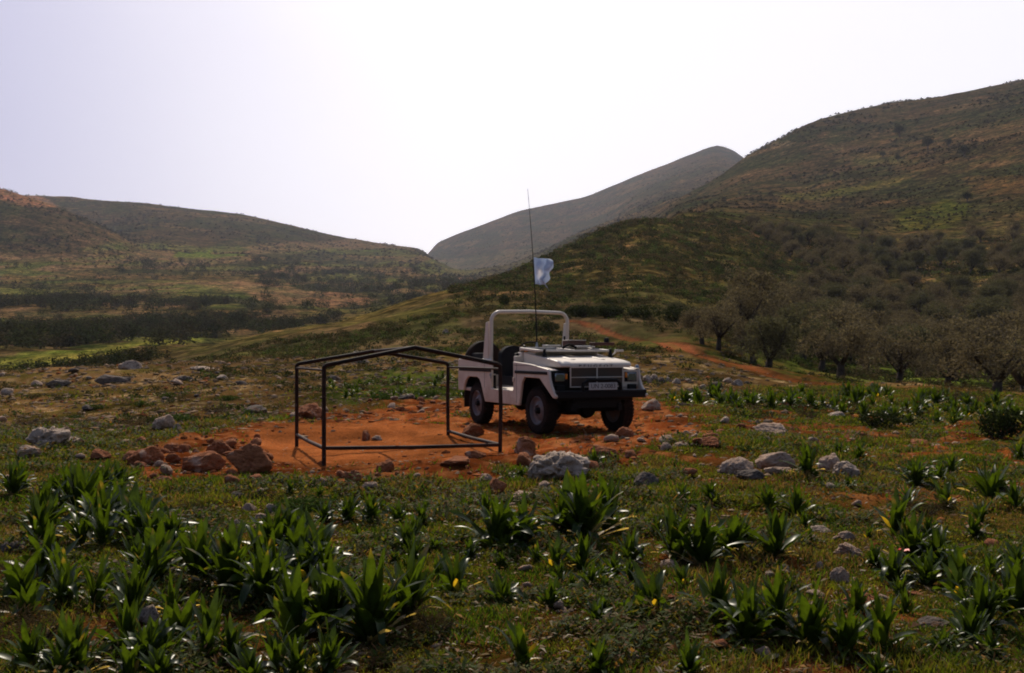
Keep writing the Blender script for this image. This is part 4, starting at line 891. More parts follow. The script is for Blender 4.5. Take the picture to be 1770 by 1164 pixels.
def squill(seed, n, spread=1.0, wide=1.0):
    """rosette of strap leaves, about one unit tall"""
    r = np.random.default_rng(seed); Vs, Fs, Cs = [], [], []; nb = 0; K = 9
    for i in range(n):
        f = i/n                                                       # inner leaves upright, outer ones splayed
        az = i*2.399+r.uniform(-1.3, 1.3); L = r.uniform(.55, 1.1)*(1-.15*f); w = r.uniform(.064, .112)*wide*(1-.2*abs(f-.4))
        tilt = (.06+.95*f**1.25)*spread*r.uniform(.45, 1.35); bend = r.uniform(.15, .9)*(.4+f)*(1 if r.random() < .85 else 2.2)
        tw = r.uniform(-.7, .7); dead = r.random() < .20 and f > .5; yel = r.random() < .022 and f > .35
        t = np.linspace(0, 1, K); ang = tilt+bend*t**2
        if r.random() < .16: ang = ang+1.6*ss(.40, .62, t)*r.uniform(.5, 1.2)
        ang = ang+.10*np.sin(t*r.uniform(4, 9)+i)
        dx = np.sin(ang); dz = np.cos(ang); px_ = np.concatenate([[0], np.cumsum((dx[1:]+dx[:-1])/2)])/(K-1)*L; pz = np.concatenate([[0], np.cumsum((dz[1:]+dz[:-1])/2)])/(K-1)*L
        wd = w*(np.sin(np.pi*np.clip(t, 0, 1)**.75*.93+.12)**.8); wd = np.clip(wd, .004, None); wd[-1] = .003; wd[0] = w*.45
        if dead: wd *= .6; pz *= .45
        c, s = math.cos(az), math.sin(az)
        for j in range(K):
            a = tw*t[j]; side = np.array([-s*math.cos(a), c*math.cos(a), math.sin(a)]); ctr = np.array([c*(px_[j]+.03), s*(px_[j]+.03), pz[j]])
            nrm = np.array([-c*dz[j], -s*dz[j], dx[j]])
            wav = .012*math.sin(t[j]*11+i)
            for u in (-1, 0, 1): Vs.append(ctr+side*wd[j]*u+nrm*(.35*wd[j]*abs(u)+wav*u))
            if dead: col = np.array([.40, .31, .18])*r.uniform(.8, 1.1)
            elif yel: col = np.array([.40, .26, .03])*(.5+.6*t[j])+np.array([.03, .09, .01])*(1-t[j])
            else:
                col = np.array([.036, .063, .007])*r.uniform(.7, 1.25)
                if t[j] > .85 and r.random() < .06: col = np.array([.16, .12, .035])
            for u in (-1, 0, 1): Cs.append(col*(1.25 if u == 0 else 1))
        for j in range(K-1):
            for u in range(2): a0 = nb+j*3+u; Fs.append((a0, a0+1, a0+4, a0+3))
        nb += K*3
    return np_mesh('squill_plant', np.array(Vs), np.array(Fs), True, {'Col': np.array(Cs)})
SQ = [squill(10+i, n, sp, wd) for i, (n, sp, wd) in enumerate([(32, .95, 1.0), (42, 1.05, .95), (24, 1.05, 1.1), (50, .9, .9), (30, 1.25, 1.0), (38, .8, 1.0), (14, .85, 1.25), (24, 1.3, .75)])]
for m_ in SQ: m_.materials.append(M_leaf)
def put_squill(px, py, h, label, group, i=None, name='squill_plant'):
    p = hit(px, py); i = random.randrange(8) if i is None else i
    o = bpy.data.objects.new(name, SQ[i]); COL.objects.link(o); s = h*p.y/F*1.16
    o.location = (p.x, p.y, p.z-.02); o.scale = (s*random.uniform(.85, 1.1), s*random.uniform(.85, 1.1), s); o.rotation_euler = (random.uniform(-.08, .08), random.uniform(-.08, .08), random.uniform(0, 6.28))
    tag(o, label, 'plant', group); return o
G = 'broad-leaved plants of the foreground'
L_ = [
 (785, 1030, 80, 6, 'leafy plant with few broad upright leaves standing alone in the centre foreground'),
 (862, 958, 100, 1, 'large glossy leaf clump left of the darkest clump below the pitted rock'),
 (905, 950, 85, 4, 'leaf clump joining the large glossy clump to the darkest one'),
 (1010, 945, 110, 3, 'tallest dark leaf clump directly below the big pitted rock'),
 (975, 935, 95, 0, 'left part of the dark clump below the pitted rock, leaves leaning left'),
 (1050, 925, 85, 5, 'right part of the dark clump below the pitted rock, leaves leaning right'),
 (1170, 978, 90, 5, 'leaf clump at the left of the upright trio right of centre'),
 (1212, 985, 95, 3, 'middle clump of the upright trio right of centre'),
 (1262, 970, 80, 0, 'right clump of the upright trio right of centre'),
 (1340, 972, 75, 2, 'compact leaf clump left of the pinkish stone pile'),
 (1128, 1080, 90, 6, 'leafy plant with splayed broad leaves standing alone below the upright trio'),
 (1240, 1085, 90, 2, 'leftmost clump of the broad mass along the right bottom'),
 (1290, 1120, 110, 1, 'second clump from the left in the broad mass along the right bottom'),
 (1345, 1110, 110, 3, 'tall middle clump in the broad mass along the right bottom'),
 (1400, 1130, 110, 0, 'clump right of the tall middle one in the broad mass along the right bottom'),
 (1460, 1140, 100, 4, 'arching clump near the right end of the broad mass along the right bottom'),
 (1520, 1130, 90, 2, 'rightmost clump of the broad mass along the right bottom'),
 (1548, 935, 80, 6, 'plant with two broad dark upright leaves above the pinkish pile'),
 (1575, 975, 85, 3, 'dark dense clump right of the pinkish stone pile'),
 (1622, 985, 80, 1, 'dark clump at the far right of the pinkish stone pile'),
 (1545, 1005, 70, 4, 'arching pale-edged clump just right of the pinkish stone pile'),
 (1712, 878, 80, 7, 'star-like plant with thin stiff leaves splayed wide at the right edge'),
 (1376, 900, 55, 2, 'short leaf clump below the tan rock pair'),
 (1328, 892, 50, 4, 'low leaf clump left of the short one below the tan rock pair'),
 (1396, 842, 50, 5, 'narrow upright clump between the tan rock pair and the rough grey rock'),
 (1484, 806, 32, 3, 'small dense clump behind the rough grey rock'),
 (1450, 796, 26, 0, 'smallest clump behind the rough grey rock'),
 (1090, 975, 65, 4, 'low clump between the darkest clump and the upright trio'),
 (960, 995, 60, 6, 'light green plant with few leaves below the darkest clump'),
 (1005, 992, 60, 2, 'yellowish light green plant below the darkest clump'),
 (1062, 1000, 45, 4, 'small plant with a yellow leaf right of the light green pair'),
 (1030, 815, 30, 0, 'small clump growing on the right of the big pitted rock'),
 (900, 832, 30, 4, 'small clump growing at the left foot of the big pitted rock'),
 (870, 1055, 70, 4, 'limp plant with drooping pale leaves right of the lone upright plant'),
 (905, 1160, 90, 6, 'plant with two yellow-tipped leaves at the bottom centre'),
 (1030, 1175, 60, 2, 'dark plant cut by the bottom edge right of centre'),
 (1190, 1180, 70, 0, 'low plant cut by the bottom edge below the splayed lone plant'),
 (1700, 1105, 95, 1, 'dark clump in the lower right corner region, left one of two'),
 (1755, 1080, 95, 5, 'dark clump touching the right edge of the picture near the bottom'),
 (1520, 1180, 60, 4, 'low plant cut by the bottom edge near the right'),
 (1480, 1070, 60, 5, 'narrow clump rising beside the reddish slab'),
 (560, 912, 40, 4, 'left end clump of the glinting leafy row below the metal frame'),
 (600, 908, 50, 1, 'second clump of the glinting leafy row below the metal frame'),
 (642, 912, 50, 3, 'middle clump of the glinting leafy row below the metal frame'),
 (688, 912, 42, 4, 'fourth clump of the glinting leafy row below the metal frame'),
 (730, 916, 36, 2, 'right end clump of the glinting leafy row below the metal frame'),
 (800, 900, 32, 2, 'small plant between the leafy row and the large glossy clump'),
 (840, 905, 40, 5, 'small upright plant behind the large glossy clump'),
 (640, 1110, 145, 3, 'tallest clump in the centre of the big left foreground mass'),
 (570, 1090, 130, 1, 'clump left of the tallest one in the big left foreground mass'),
 (705, 1075, 120, 0, 'right end clump of the big left foreground mass'),
 (505, 1110, 130, 2, 'clump with long arching leaf in the middle of the left foreground'),
 (400, 1030, 110, 3, 'upright clump with yellow-green inner leaves right of the two pale stones'),
 (345, 1015, 95, 5, 'dark upright clump behind the two pale stones'),
 (455, 1045, 105, 1, 'glinting clump between the yellow-green clump and the tallest clump'),
 (310, 1105, 100, 6, 'plant with a single wide leaf rising right of the two pale stones'),
]
for px, py, h, i, lb in L_: put_squill(px, py, h, lb, G, i)
ORD = 'first second third fourth fifth sixth seventh eighth ninth tenth eleventh twelfth thirteenth fourteenth fifteenth sixteenth'.split()
def mass(n, poly, seed, h0, h1, label, group, md=30, name='squill_plant'):
    r = np.random.default_rng(seed)
    for q, (px, py) in enumerate(sorted(scatter_px(n, poly, seed, md))): put_squill(px, py, r.uniform(h0, h1), label if n > 20 else ORD[q]+' from the left: '+label, group, int(r.integers(8)), name)
mass(12, [(20, 890), (120, 880), (300, 930), (310, 980), (10, 960)], 21, 60, 88, 'plant in the back half of the dense left-edge patch', 'plants at the back of the left-edge patch', 34)
mass(12, [(10, 985), (310, 995), (310, 1070), (60, 1085), (10, 1050)], 41, 68, 95, 'plant in the front half of the dense left-edge patch', 'plants at the front of the left-edge patch', 34)
mass(16, [(0, 1120), (420, 1120), (600, 1150), (600, 1185), (0, 1185)], 22, 70, 100, 'plant in the row along the bottom left edge', 'plants along the bottom left edge', 50)
mass(9, [(10, 850), (215, 850), (215, 880), (20, 885)], 23, 42, 60, 'dark plant on the turf below the pitted boulder', 'plants below the pitted boulder', 34)
mass(9, [(420, 960), (560, 950), (560, 1020), (440, 1010)], 25, 70, 95, 'plant at the back of the left foreground mass', 'plants behind the left foreground mass', 38)
mass(10, [(1560, 1000), (1770, 960), (1770, 1160), (1600, 1160)], 26, 50, 80, 'low plant in the lower right turf', 'plants in the lower right turf', 60)
mass(8, [(1560, 820), (1770, 800), (1770, 900), (1640, 930)], 27, 30, 50, 'small plant on the turf around the splayed plant', 'plants around the splayed plant', 45)
mass(95, [(1130, 690), (1300, 684), (1500, 684), (1770, 706), (1840, 715), (1840, 760), (1600, 738), (1440, 725), (1200, 712)], 24, 18, 34, 'small green leaf clump in the strip of plants before the olive grove', 'plants of the green strip before the grove', 12, 'squill_plant')
mass(34, [(560, 660), (660, 642), (780, 645), (810, 690), (600, 700)], 28, 9, 16, 'bright green tuft on the slope behind the metal frame', 'green tufts behind the frame', 12)

mass(16, [(930, 1010), (1110, 1010), (1110, 1150), (900, 1150)], 31, 24, 50, 'small plant on the open turf at the bottom centre', 'small plants at the bottom centre', 34)
mass(16, [(560, 930), (900, 930), (940, 1000), (740, 1010)], 32, 24, 48, 'small plant on the turf below the glinting leafy row', 'small plants below the leafy row', 30)
mass(16, [(1100, 880), (1300, 870), (1420, 900), (1420, 1060), (1180, 1040)], 33, 26, 52, 'small plant around the upright trio', 'small plants around the upright trio', 34)
mass(16, [(1420, 850), (1700, 850), (1700, 1060), (1560, 1080)], 34, 24, 50, 'small plant around the pinkish stone pile', 'small plants around the pinkish pile', 34)
mass(14, [(420, 860), (760, 850), (800, 890), (500, 930)], 35, 14, 26, 'small plant on the turf between the frame and the leafy row', 'small plants below the frame', 30)
# weeds: loose leafy herbs that fill the turf between the bigger plants
def weeds(n, seed):
    r = np.random.default_rng(seed); m = n*4; d = np.exp(r.uniform(np.log(3.9), np.log(20), m)); px = r.uniform(-500, 2400, m); x = (px-W0/2)/F*d
    py = HZ-(zg(x, d, True)-HC)/d*F; red, core, _ = ground_masks(px, py, x, d)
    pr = ss(.48, .62, fbm(x/.55, d/.55, 141, 4))*(1-red)*(1-core)*np.clip(d/7, .5, 1)*(1-.7*ss(1000, 1500, px)*ss(.4, .6, fbm(x, d, 145, 2))); k = np.where(r.random(m) < pr)[0][:n]; x, d = x[k], d[k]; n = len(k); z = zg(x, d)
    H_ = .13*ss(.48, .72, fbm(x/.55, d/.55, 141, 4))*r.uniform(.2, 1, n)+.015; B = np.stack([x, d, z+H_*r.uniform(.2, 1, n)], 1); L = r.uniform(.012, .035, n)*(d/6)**.4; a = r.uniform(0, 6.28, n); W = L*r.uniform(.2, .45, n)
    u = np.stack([np.cos(a), np.sin(a), r.uniform(-.2, 1.1, n)], 1); v = np.stack([-np.sin(a), np.cos(a), r.uniform(-.5, .5, n)], 1)
    V = np.stack([B-u*L[:, None], B-v*W[:, None], B+u*L[:, None], B+v*W[:, None]], 1).reshape(-1, 3)
    c = np.array([[.040, .066, .009], [.074, .088, .012], [.12, .098, .022], [.15, .075, .03]])[r.choice(4, size=n, p=[.36, .28, .2, .16])]*r.uniform(.6, 1.3, (n, 1))
    return np_mesh('weeds', V, np.arange(n*4).reshape(-1, 4), True, {'Col': np.repeat(c, 4, 0)})
tag(link('weeds', weeds(120000, 6), None, M_grass), 'loose leafy weeds filling the turf between the bigger plants', 'weeds', kind='stuff')

# leaf-clump bushes and hummocks
def bush_mesh(seed, n, leaf, col, h=.75, name='foliage', twig=0.0, lobes=5):
    r = np.random.default_rng(seed); C = r.normal(size=(lobes, 3))*[.26, .26, .12]+[0, 0, .38]; C[0] = (0, 0, .36); S = r.uniform(.26, .42, lobes)
    li = r.integers(lobes, size=n); u = r.normal(size=(n, 3)); u /= np.linalg.norm(u, axis=1)[:, None]
    P = C[li]+u*(S[li]*r.uniform(.55, 1.05, n)**.6)[:, None]; P[:, 2] *= h; P[:, 2] = np.abs(P[:, 2])
    a = r.normal(size=(n, 3)); a /= np.linalg.norm(a, axis=1)[:, None]; b = np.cross(a, r.normal(size=(n, 3))); b /= np.linalg.norm(b, axis=1)[:, None]
    if twig: a = u*.8+a*.4; a /= np.linalg.norm(a, axis=1)[:, None]; b = np.cross(a, r.normal(size=(n, 3))); b /= np.linalg.norm(b, axis=1)[:, None]
    l_ = (leaf*r.uniform(.6, 1.4, n))[:, None]; w_ = l_*(.5 if not twig else twig)
    V = np.stack([P-a*l_, P-b*w_, P+a*l_, P+b*w_], 1).reshape(-1, 3)
    cc = np.repeat(np.array(col)[None]*r.uniform(.5, 1.45, (n, 1))*(1+.3*(vnoise(P[:, 0]*5, P[:, 1]*5+P[:, 2]*3, seed)-.5))[:, None], 4, 0)
    return V, np.arange(n*4).reshape(-1, 4), cc
def stem_mesh(seed, n, r0, h):
    b = MB(); rr = random.Random(seed)
    for k in range(n):
        a_ = rr.uniform(0, 6.28); t = rr.uniform(.2, .45); b.tube([(0, 0, -.05), (math.cos(a_)*t*.4, math.sin(a_)*t*.4, h*.4), (math.cos(a_)*t, math.sin(a_)*t, h)], [r0, r0*.7, r0*.3], 5)
    me = bpy.data.meshes.new('stems'); me.from_pydata(b.v, [], b.f); me.materials.append(M_bark); return me
def bush_proto(seed, n, leaf, col, **k):
    V, Fc, cc = bush_mesh(seed, n, leaf, col, **k); me = np_mesh('foliage', V, Fc, False, {'Col': cc}); me.materials.append(M_bush); return me
DK, BR, GN = (.026, .034, .012), (.075, .052, .028), (.045, .075, .016)
BP = {'dark': [bush_proto(i, 1500, .035, DK) for i in (1, 2, 3)], 'brown': [bush_proto(i, 1500, .04, BR, twig=.12) for i in (4, 5, 6)], 'green': [bush_proto(i, 1200, .04, GN) for i in (7, 8)]}
STM = [stem_mesh(i, 7, .02, .35) for i in range(3)]
def put_bush(px, py, w, h, kind, label, group=None, name='low_shrub', stems=True, i=0):
    p = hit(px, py); s = p.y/F
    root = empty(name, (p.x, p.y+w*s*.3, p.z-.02), random.uniform(0, 6.28)); root.location.z = z1(root.location.x, root.location.y)-.02
    root.scale = (w*s, w*s, h*s*1.35); tag(root, label, 'shrub', group)
    f = bpy.data.objects.new('foliage', BP[kind][i % len(BP[kind])]); COL.objects.link(f); f.parent = root
    if stems: q = bpy.data.objects.new('stems', STM[i % 3]); COL.objects.link(q); q.parent = root
    return root
SH = [
 (745, 1120, 110, 75, 'brown', 'dry brown twiggy shrub in the centre foreground below the lone upright plant'),
 (640, 1165, 120, 40, 'brown', 'dry twiggy shrub cut by the bottom edge below the tallest clump'),
 (50, 1120, 140, 90, 'brown', 'dark dry shrub in the lower left corner of the picture'),
 (215, 1060, 90, 45, 'brown', 'dark twiggy shrub left of the two pale stones'),
 (30, 1010, 90, 60, 'brown', 'dark shrub at the left edge above the lower corner shrub'),
 (1610, 905, 80, 45, 'brown', 'brownish dry shrub between the two-leaved plant and the splayed plant'),
 (320, 895, 70, 34, 'brown', 'low brown shrub on the turf below the red rubble'),
 (1140, 1010, 70, 34, 'brown', 'low brown shrub above the splayed lone plant'),
 (520, 895, 90, 40, 'green', 'low green shrub left of the glinting leafy row'),
 (1736, 772, 90, 74, 'dark', 'big dark round bush at the right edge before the grove'),
 (1518, 742, 74, 36, 'dark', 'dark low bush left of the big round bush in the green strip'),
 (1388, 800, 50, 20, 'dark', 'flat dark shrub behind the tan rock pair'),
 (1290, 800, 40, 16, 'green', 'small green shrub left of the flat dark shrub'),
 (1660, 700, 90, 55, 'brown', 'brown thicket bush under the rightmost olive trees'),
 (450, 872, 60, 22, 'dark', 'dark green hummock just below the largest rust-red boulder'),
 (365, 722, 60, 24, 'brown', 'brown hummock on the slope left of the metal frame'),
 (130, 745, 60, 18, 'brown', 'brown hummock behind the pitted boulder near the left edge'),
 (40, 740, 60, 18, 'brown', 'dark brown hummock at the left edge of the slope'),
 (90, 740, 70, 18, 'brown', 'wide brown hummock left of centre behind the pitted boulder'),
 (240, 745, 60, 20, 'brown', 'dull brown hummock left of the pointed stone'),
 (160, 710, 30, 12, 'green', 'green tuft highest left on the stony slope'),
 (245, 706, 24, 12, 'green', 'green tuft in the middle of the stony slope'),
 (125, 720, 26, 10, 'green', 'green tuft left on the stony slope'),
 (295, 698, 26, 12, 'green', 'green tuft right in the middle of the stony slope'),
 (390, 698, 34, 14, 'green', 'green tuft on the stony slope nearest the metal frame'),
 (610, 672, 22, 10, 'green', 'dark green tuft behind the left half of the metal frame'),
 (655, 700, 46, 18, 'green', 'bright green tussock seen low through the middle of the frame'),
 (735, 688, 36, 16, 'green', 'green tussock seen left of the right rear post'),
 (300, 740, 60, 24, 'green', 'dark green tuft right of the pointed stone'),
 (870, 538, 24, 24, 'dark', 'dark bush on the spur just behind the roll bar left corner'),
 (1010, 560, 60, 30, 'dark', 'dark bush on the spur just right of the roll bar'),
 (950, 575, 50, 26, 'dark', 'dark bush seen through the roll bar'),
 (962, 462, 16, 11, 'dark', 'dark bush on the skyline of the spur beside the flag'),
 (925, 560, 40, 18, 'brown', 'brownish bush seen through the left half of the roll bar'),
 (1190, 570, 70, 34, 'dark', 'dark bush thicket left of the first olive trees'),
 (1120, 560, 70, 30, 'dark', 'wide dark bush on the spur above the track'),
 (1060, 560, 60, 28, 'dark', 'dark bush on the spur above the start of the track'),
]
for i, (px, py, w, h, kd, lb) in enumerate(SH): put_bush(px, py, w, h, kd, lb, 'shrubs and tufts', i=i)
# scrub: the countless little bushes on the spur and the slopes, one mass
def scrub(n, seed, near=False):
    r = np.random.default_rng(seed); m = n*5
    px = r.uniform(250, 1900, m); d = np.exp(r.uniform(np.log(38), np.log(420), m))
    px, d = (px, d) if not near else (r.uniform(-150, 1500, m), np.exp(r.uniform(np.log(19), np.log(62), m))); x = (px-W0/2)/F*d
    zs = zg(x, d, True); py = HZ-(zs-HC)/d*F
    pr = ss(.44, .60, fbm(x/7, d/7, 22, 4))*.7+.34
    sp = (px > 330) & (d < 320); hill = d > 320
    valley = (px < 780) & (d > 95) & (d < 900)
    pr = np.where(hill & ~valley, .35*ss(.42, .6, fbm(x/40, d/40, 24, 3))*.0, pr); pr = np.where(valley, 0, pr); pr = np.where(~sp & ~hill, .35*pr, pr)
    pr = pr*(track_dist(x, d) > 2.6)
    pr = np.where((d < 62) & (py > 612), pr*.12, pr)
    if near: pr = (.05+.95*ss(.50, .62, fbm(x/2.2, d/2.2, 29, 4)))*(track_dist(x, d) > 1.6)*(~inpoly(px, py, [(440, 770), (500, 690), (1250, 670), (1250, 800), (440, 800)]))*(py < 770)
    wgt = np.clip(d/180, .25, 3) if not near else np.ones(m); k = np.where(r.random(m) < pr*np.minimum(wgt, 1))[0][:n]
    x, d = x[k], d[k]; z = zg(x, d)
    protos = [bush_mesh(60+i, 60, .09, c, name='s', lobes=4) for i, c in enumerate((DK, DK, (.065, .062, .026), (.095, .072, .036), (.088, .066, .036), (.070, .092, .026)))]
    Vs, Fs, Cs = [], [], []; nb = 0
    pk = r.integers(len(protos), size=len(k))
    for q, (V, Fc, cc) in enumerate(protos):
        mm = np.where(pk == q)[0]; s = r.uniform(.30, .95, len(mm))*np.clip(.5+d[mm]/240, .6, 1.9)*(.6 if near else 1+.4*ss(70, 140, d[mm])); a = r.uniform(0, 6.28, len(mm))
        c, sn = np.cos(a), np.sin(a)
        X = (V[None, :, 0]*c[:, None]-V[None, :, 1]*sn[:, None])*s[:, None]*1.25+x[mm][:, None]; Y = (V[None, :, 0]*sn[:, None]+V[None, :, 1]*c[:, None])*s[:, None]*1.25+d[mm][:, None]
        Zv = V[None, :, 2]*s[:, None]+z[mm][:, None]-.05
        Vs.append(np.stack([X, Y, Zv], 2).reshape(-1, 3)); Fs.append((Fc[None]+(np.arange(len(mm))*len(V))[:, None, None]).reshape(-1, 4)+nb); Cs.append(np.tile(cc, (len(mm), 1))*np.repeat(r.uniform(.7, 1.4, len(mm)), len(V))[:, None]); nb += len(mm)*len(V)
    return np_mesh('scrub', np.concatenate(Vs), np.concatenate(Fs), False, {'Col': np.concatenate(Cs)})
tag(link('scrub', scrub(15000, 8), None, M_bush), 'low dark scrub dotted over the spur and the hillsides', 'scrub', kind='stuff')
tag(link('low_scrub', scrub(1700, 18, True), None, M_bush), 'low dark hummocks dotted over the stony slope', 'scrub', kind='stuff')
def hill_scrub(n, seed):
    r = np.random.default_rng(seed); m = n*4; px = r.uniform(-200, 1950, m); d = np.exp(r.uniform(np.log(300), np.log(3150), m)); x = (px-W0/2)/F*d
    pr = (.05+.95*ss(.48, .58, fbm(x/60, d/60, 124, 5)))*np.clip(d/900, .3, 1)*np.where((px < 780) & (d < 900), .25, 1)
    k = np.where(r.random(m) < pr)[0][:n]; x, d = x[k], d[k]; n = len(k); z = zg(x, d)
    V0, F0, c0 = bush_mesh(88, 12, .26, (.034, .030, .017), lobes=3); s = (r.uniform(.7, 1.75, n)**1.8*np.clip(d/800, .6, 1.6))[:, None, None]
    V = V0[None]*s*[1.3, 1.3, .9]*r.choice([-1, 1], size=(n, 1, 1))*[1, 1, 0]+V0[None]*s*[0, 0, .9]+np.stack([x, d, z], 1)[:, None]
    Fc = (F0[None]+(np.arange(n)*len(V0))[:, None, None]).reshape(-1, 4)
    return np_mesh('scrub', V.reshape(-1, 3), Fc, False, {'Col': (np.tile(c0, (n, 1))*np.repeat(r.uniform(.6, 1.8, n), len(V0))[:, None])})
tag(link('hillside_scrub', hill_scrub(26000, 12), None, M_bush), 'distant specks of scrub all over the high hillsides', 'scrub', kind='stuff')
# poppies
M_pop, *_ = new_mat('poppy_red', (.75, .05, .02), .5); M_stem, *_ = new_mat('poppy_stem', (.05, .09, .02), .6)
for px, py, h, lb in ((124, 868, 16, 'red poppy among dark leaves at the left below the pitted boulder'), (1382, 722, 16, 'orange-red poppy in the green strip right of the vehicle'), (1588, 718, 12, 'small orange poppy far right in the green strip'), (1562, 1000, 14, 'orange poppy by the arching clump right of the pinkish pile')):
    p = hit(px, py); s = p.y/F; H_ = h*s+.12; root = empty('poppy', p); tag(root, lb, 'flower', 'poppies')
    b = MB(); b.tube([(0, 0, -.02), (.01, .01, H_*.5), (0, 0, H_)], .003, 5); b.build('stem', M_stem, root)
    b = MB()
    for k in range(4):
        a_ = k*math.pi/2+.3; c, sn = math.cos(a_), math.sin(a_); V = []
        for (u, v, w) in ((0, 0, 0), (.030, -.024, .012), (.042, 0, .02), (.030, .024, .012)): V.append((c*u-sn*v, sn*u+c*v, H_+w))
        b.add(V, [(0, 1, 2, 3)])
    fl_ = b.build('petals', M_pop, root); sl_ = fl_.modifiers.new('thickness', 'SOLIDIFY'); sl_.thickness = .0012
# ------------------------------------------------------------------ olive trees
M_olive = leaf_mat('olive_foliage', .95, .30, .02, (1.15, 1.1, .8))
def tree_proto(seed, nleaf, col, tall=1.0, wide=1.0, dense=False):
    """unit-height tree: trunk mesh, crown mesh"""
    r = random.Random(seed); rn = np.random.default_rng(seed); b = MB()
    th = r.uniform(.20, .30); base = [Vector((0, 0, -.06)), Vector((.01, 0, .0)), Vector((r.uniform(-.03, .03), r.uniform(-.03, .03), th))]
    b.tube(base, [.075, .058, .042], 8); ends = []
    nl = r.choice((3, 4, 5))
    for k in range(nl):
        a_ = 6.28*k/nl+r.uniform(-.4, .4); q = base[2]; reach = r.uniform(.16, .30)*wide; m_ = q+Vector((math.cos(a_)*reach*.55, math.sin(a_)*reach*.55, r.uniform(.12, .18))); e_ = q+Vector((math.cos(a_)*reach, math.sin(a_)*reach, r.uniform(.28, .50)*tall))
        b.tube([q-Vector((0, 0, .03)), m_, e_], [.034, .022, .008], 6); ends.append(e_)
        for j in range(2):
            t2 = m_+Vector((r.uniform(-.16, .16), r.uniform(-.16, .16), r.uniform(.08, .2))); b.tube([m_, t2], [.014, .004], 5); ends.append(t2)
    me = bpy.data.meshes.new('trunk'); me.from_pydata(b.v, [], b.f); me.polygons.foreach_set('use_smooth', [True]*len(me.polygons)); me.materials.append(M_bark)
    C = np.array([list(e_) for e_ in ends]+[[r.uniform(-.18, .18)*wide, r.uniform(-.18, .18)*wide, r.uniform(.5, .8)*tall] for _ in range(7)]+[[math.cos(t_)*.30*wide, math.sin(t_)*.30*wide, r.uniform(.30, .52)] for t_ in [6.28*q_/6+r.uniform(-.4, .4) for q_ in range(6)]])
    S = rn.uniform(.10, .20, len(C)); S[-13:] = rn.uniform(.13, .21, 13)
    li = rn.choice(len(C), size=nleaf, p=S**2/(S**2).sum()); u = rn.normal(size=(nleaf, 3)); u /= np.linalg.norm(u, axis=1)[:, None]
    P = C[li]+u*(S[li]*rn.uniform(.35, 1.12, nleaf)**.5)[:, None]*[1.1, 1.1, .85]; P[:, 2] = np.maximum(P[:, 2], th*.78+rn.uniform(0, .10, nleaf))
    gap = vnoise(P[:, 0]*13, P[:, 1]*13+P[:, 2]*15, seed) ; keep = gap > (.37 if not dense else .1); P = P[keep]; n = len(P)
    a = rn.normal(size=(n, 3)); a /= np.linalg.norm(a, axis=1)[:, None]; bb = np.cross(a, rn.normal(size=(n, 3))); bb /= np.linalg.norm(bb, axis=1)[:, None]
    l_ = rn.uniform(.011, .024, n)[:, None]; V = np.stack([P-a*l_, P-bb*l_*.55, P+a*l_, P+bb*l_*.55], 1).reshape(-1, 3)
    cc = np.repeat(np.array(col)[None]*rn.uniform(.55, 1.5, (n, 1)), 4, 0)
    cm = np_mesh('crown', V, np.arange(n*4).reshape(-1, 4), False, {'Col': cc}); cm.materials.append(M_olive); return me, cm
OL = (.145, .118, .074); OG = (.105, .100, .056)
TP = [tree_proto(400+i, 7000, OL if i % 3 else OG, r_, w_) for i, (r_, w_) in enumerate([(1, 1.1), (1, 1.2), (.95, 1.3), (1.05, 1.0), (1, 1.15), (.9, 1.3)])]
EV = [tree_proto(500+i, 4500, (.022, .030, .014), 1.0, .9, True) for i in range(2)]
def put_tree(x, y, H_, label, group, name='olive_tree', protos=TP, i=0, cat='tree'):
    root = empty(name, (x, y, z1(x, y)-.05), random.uniform(0, 6.28)); root.scale = (H_*random.uniform(.95, 1.2), H_*random.uniform(.95, 1.2), H_); tag(root, label, cat, group)
    t, c = protos[i % len(protos)]
    for nm, me in (('trunk', t), ('crown', c)): o = bpy.data.objects.new(nm, me); COL.objects.link(o); o.parent = root
    return root
TL = [
 (1166, 560, 44, 'small olive tree standing alone leftmost of the grove at the end of the bushes'),
 (1214, 592, 80, 'leftmost of the two olive trees that stand together above the track'),
 (1242, 602, 92, 'right-hand olive tree of the two that stand together above the track'),
 (1328, 634, 112, 'round olive tree standing just above the middle of the track'),
 (1302, 620, 92, 'olive tree close behind and left of the round one above the track'),
 (1452, 657, 132, 'big thick-trunked olive tree above the right end of the track'),
 (1420, 642, 112, 'olive tree behind and left of the thick-trunked one'),
 (1498, 640, 105, 'olive tree behind and right of the thick-trunked one'),
 (1553, 664, 128, 'olive tree with a clear dark trunk at the grove edge above the grey track end'),
 (1588, 652, 104, 'olive tree with a slanting trunk just right of the clear-trunked one'),
 (1636, 668, 118, 'olive tree at the grove edge left of the brown thicket bush'),
 (1722, 690, 140, 'nearest and largest olive tree at the grove edge by the right border'),
 (1772, 688, 125, 'olive tree cut by the right border at the grove edge'),
 (1392, 606, 92, 'olive tree behind the round one, second row of the grove'),
]
trees = []
for i, (px, py, h, lb) in enumerate(TL):
    p = hit(px, py); put_tree(p.x, p.y, h*p.y/F*.98, lb, 'olive trees of the grove', i=i); trees.append((p.x, p.y))
GP = [(1262, 585), (1300, 552), (1335, 526), (1385, 505), (1410, 480), (1390, 455), (1310, 402), (1290, 388), (1360, 378), (1500, 368), (1620, 385), (1770, 330), (1960, 330), (1960, 690), (1640, 672), (1400, 640), (1290, 612)]
r = np.random.default_rng(77); cnt = 0; tries = 0
rows = {'front': 0}
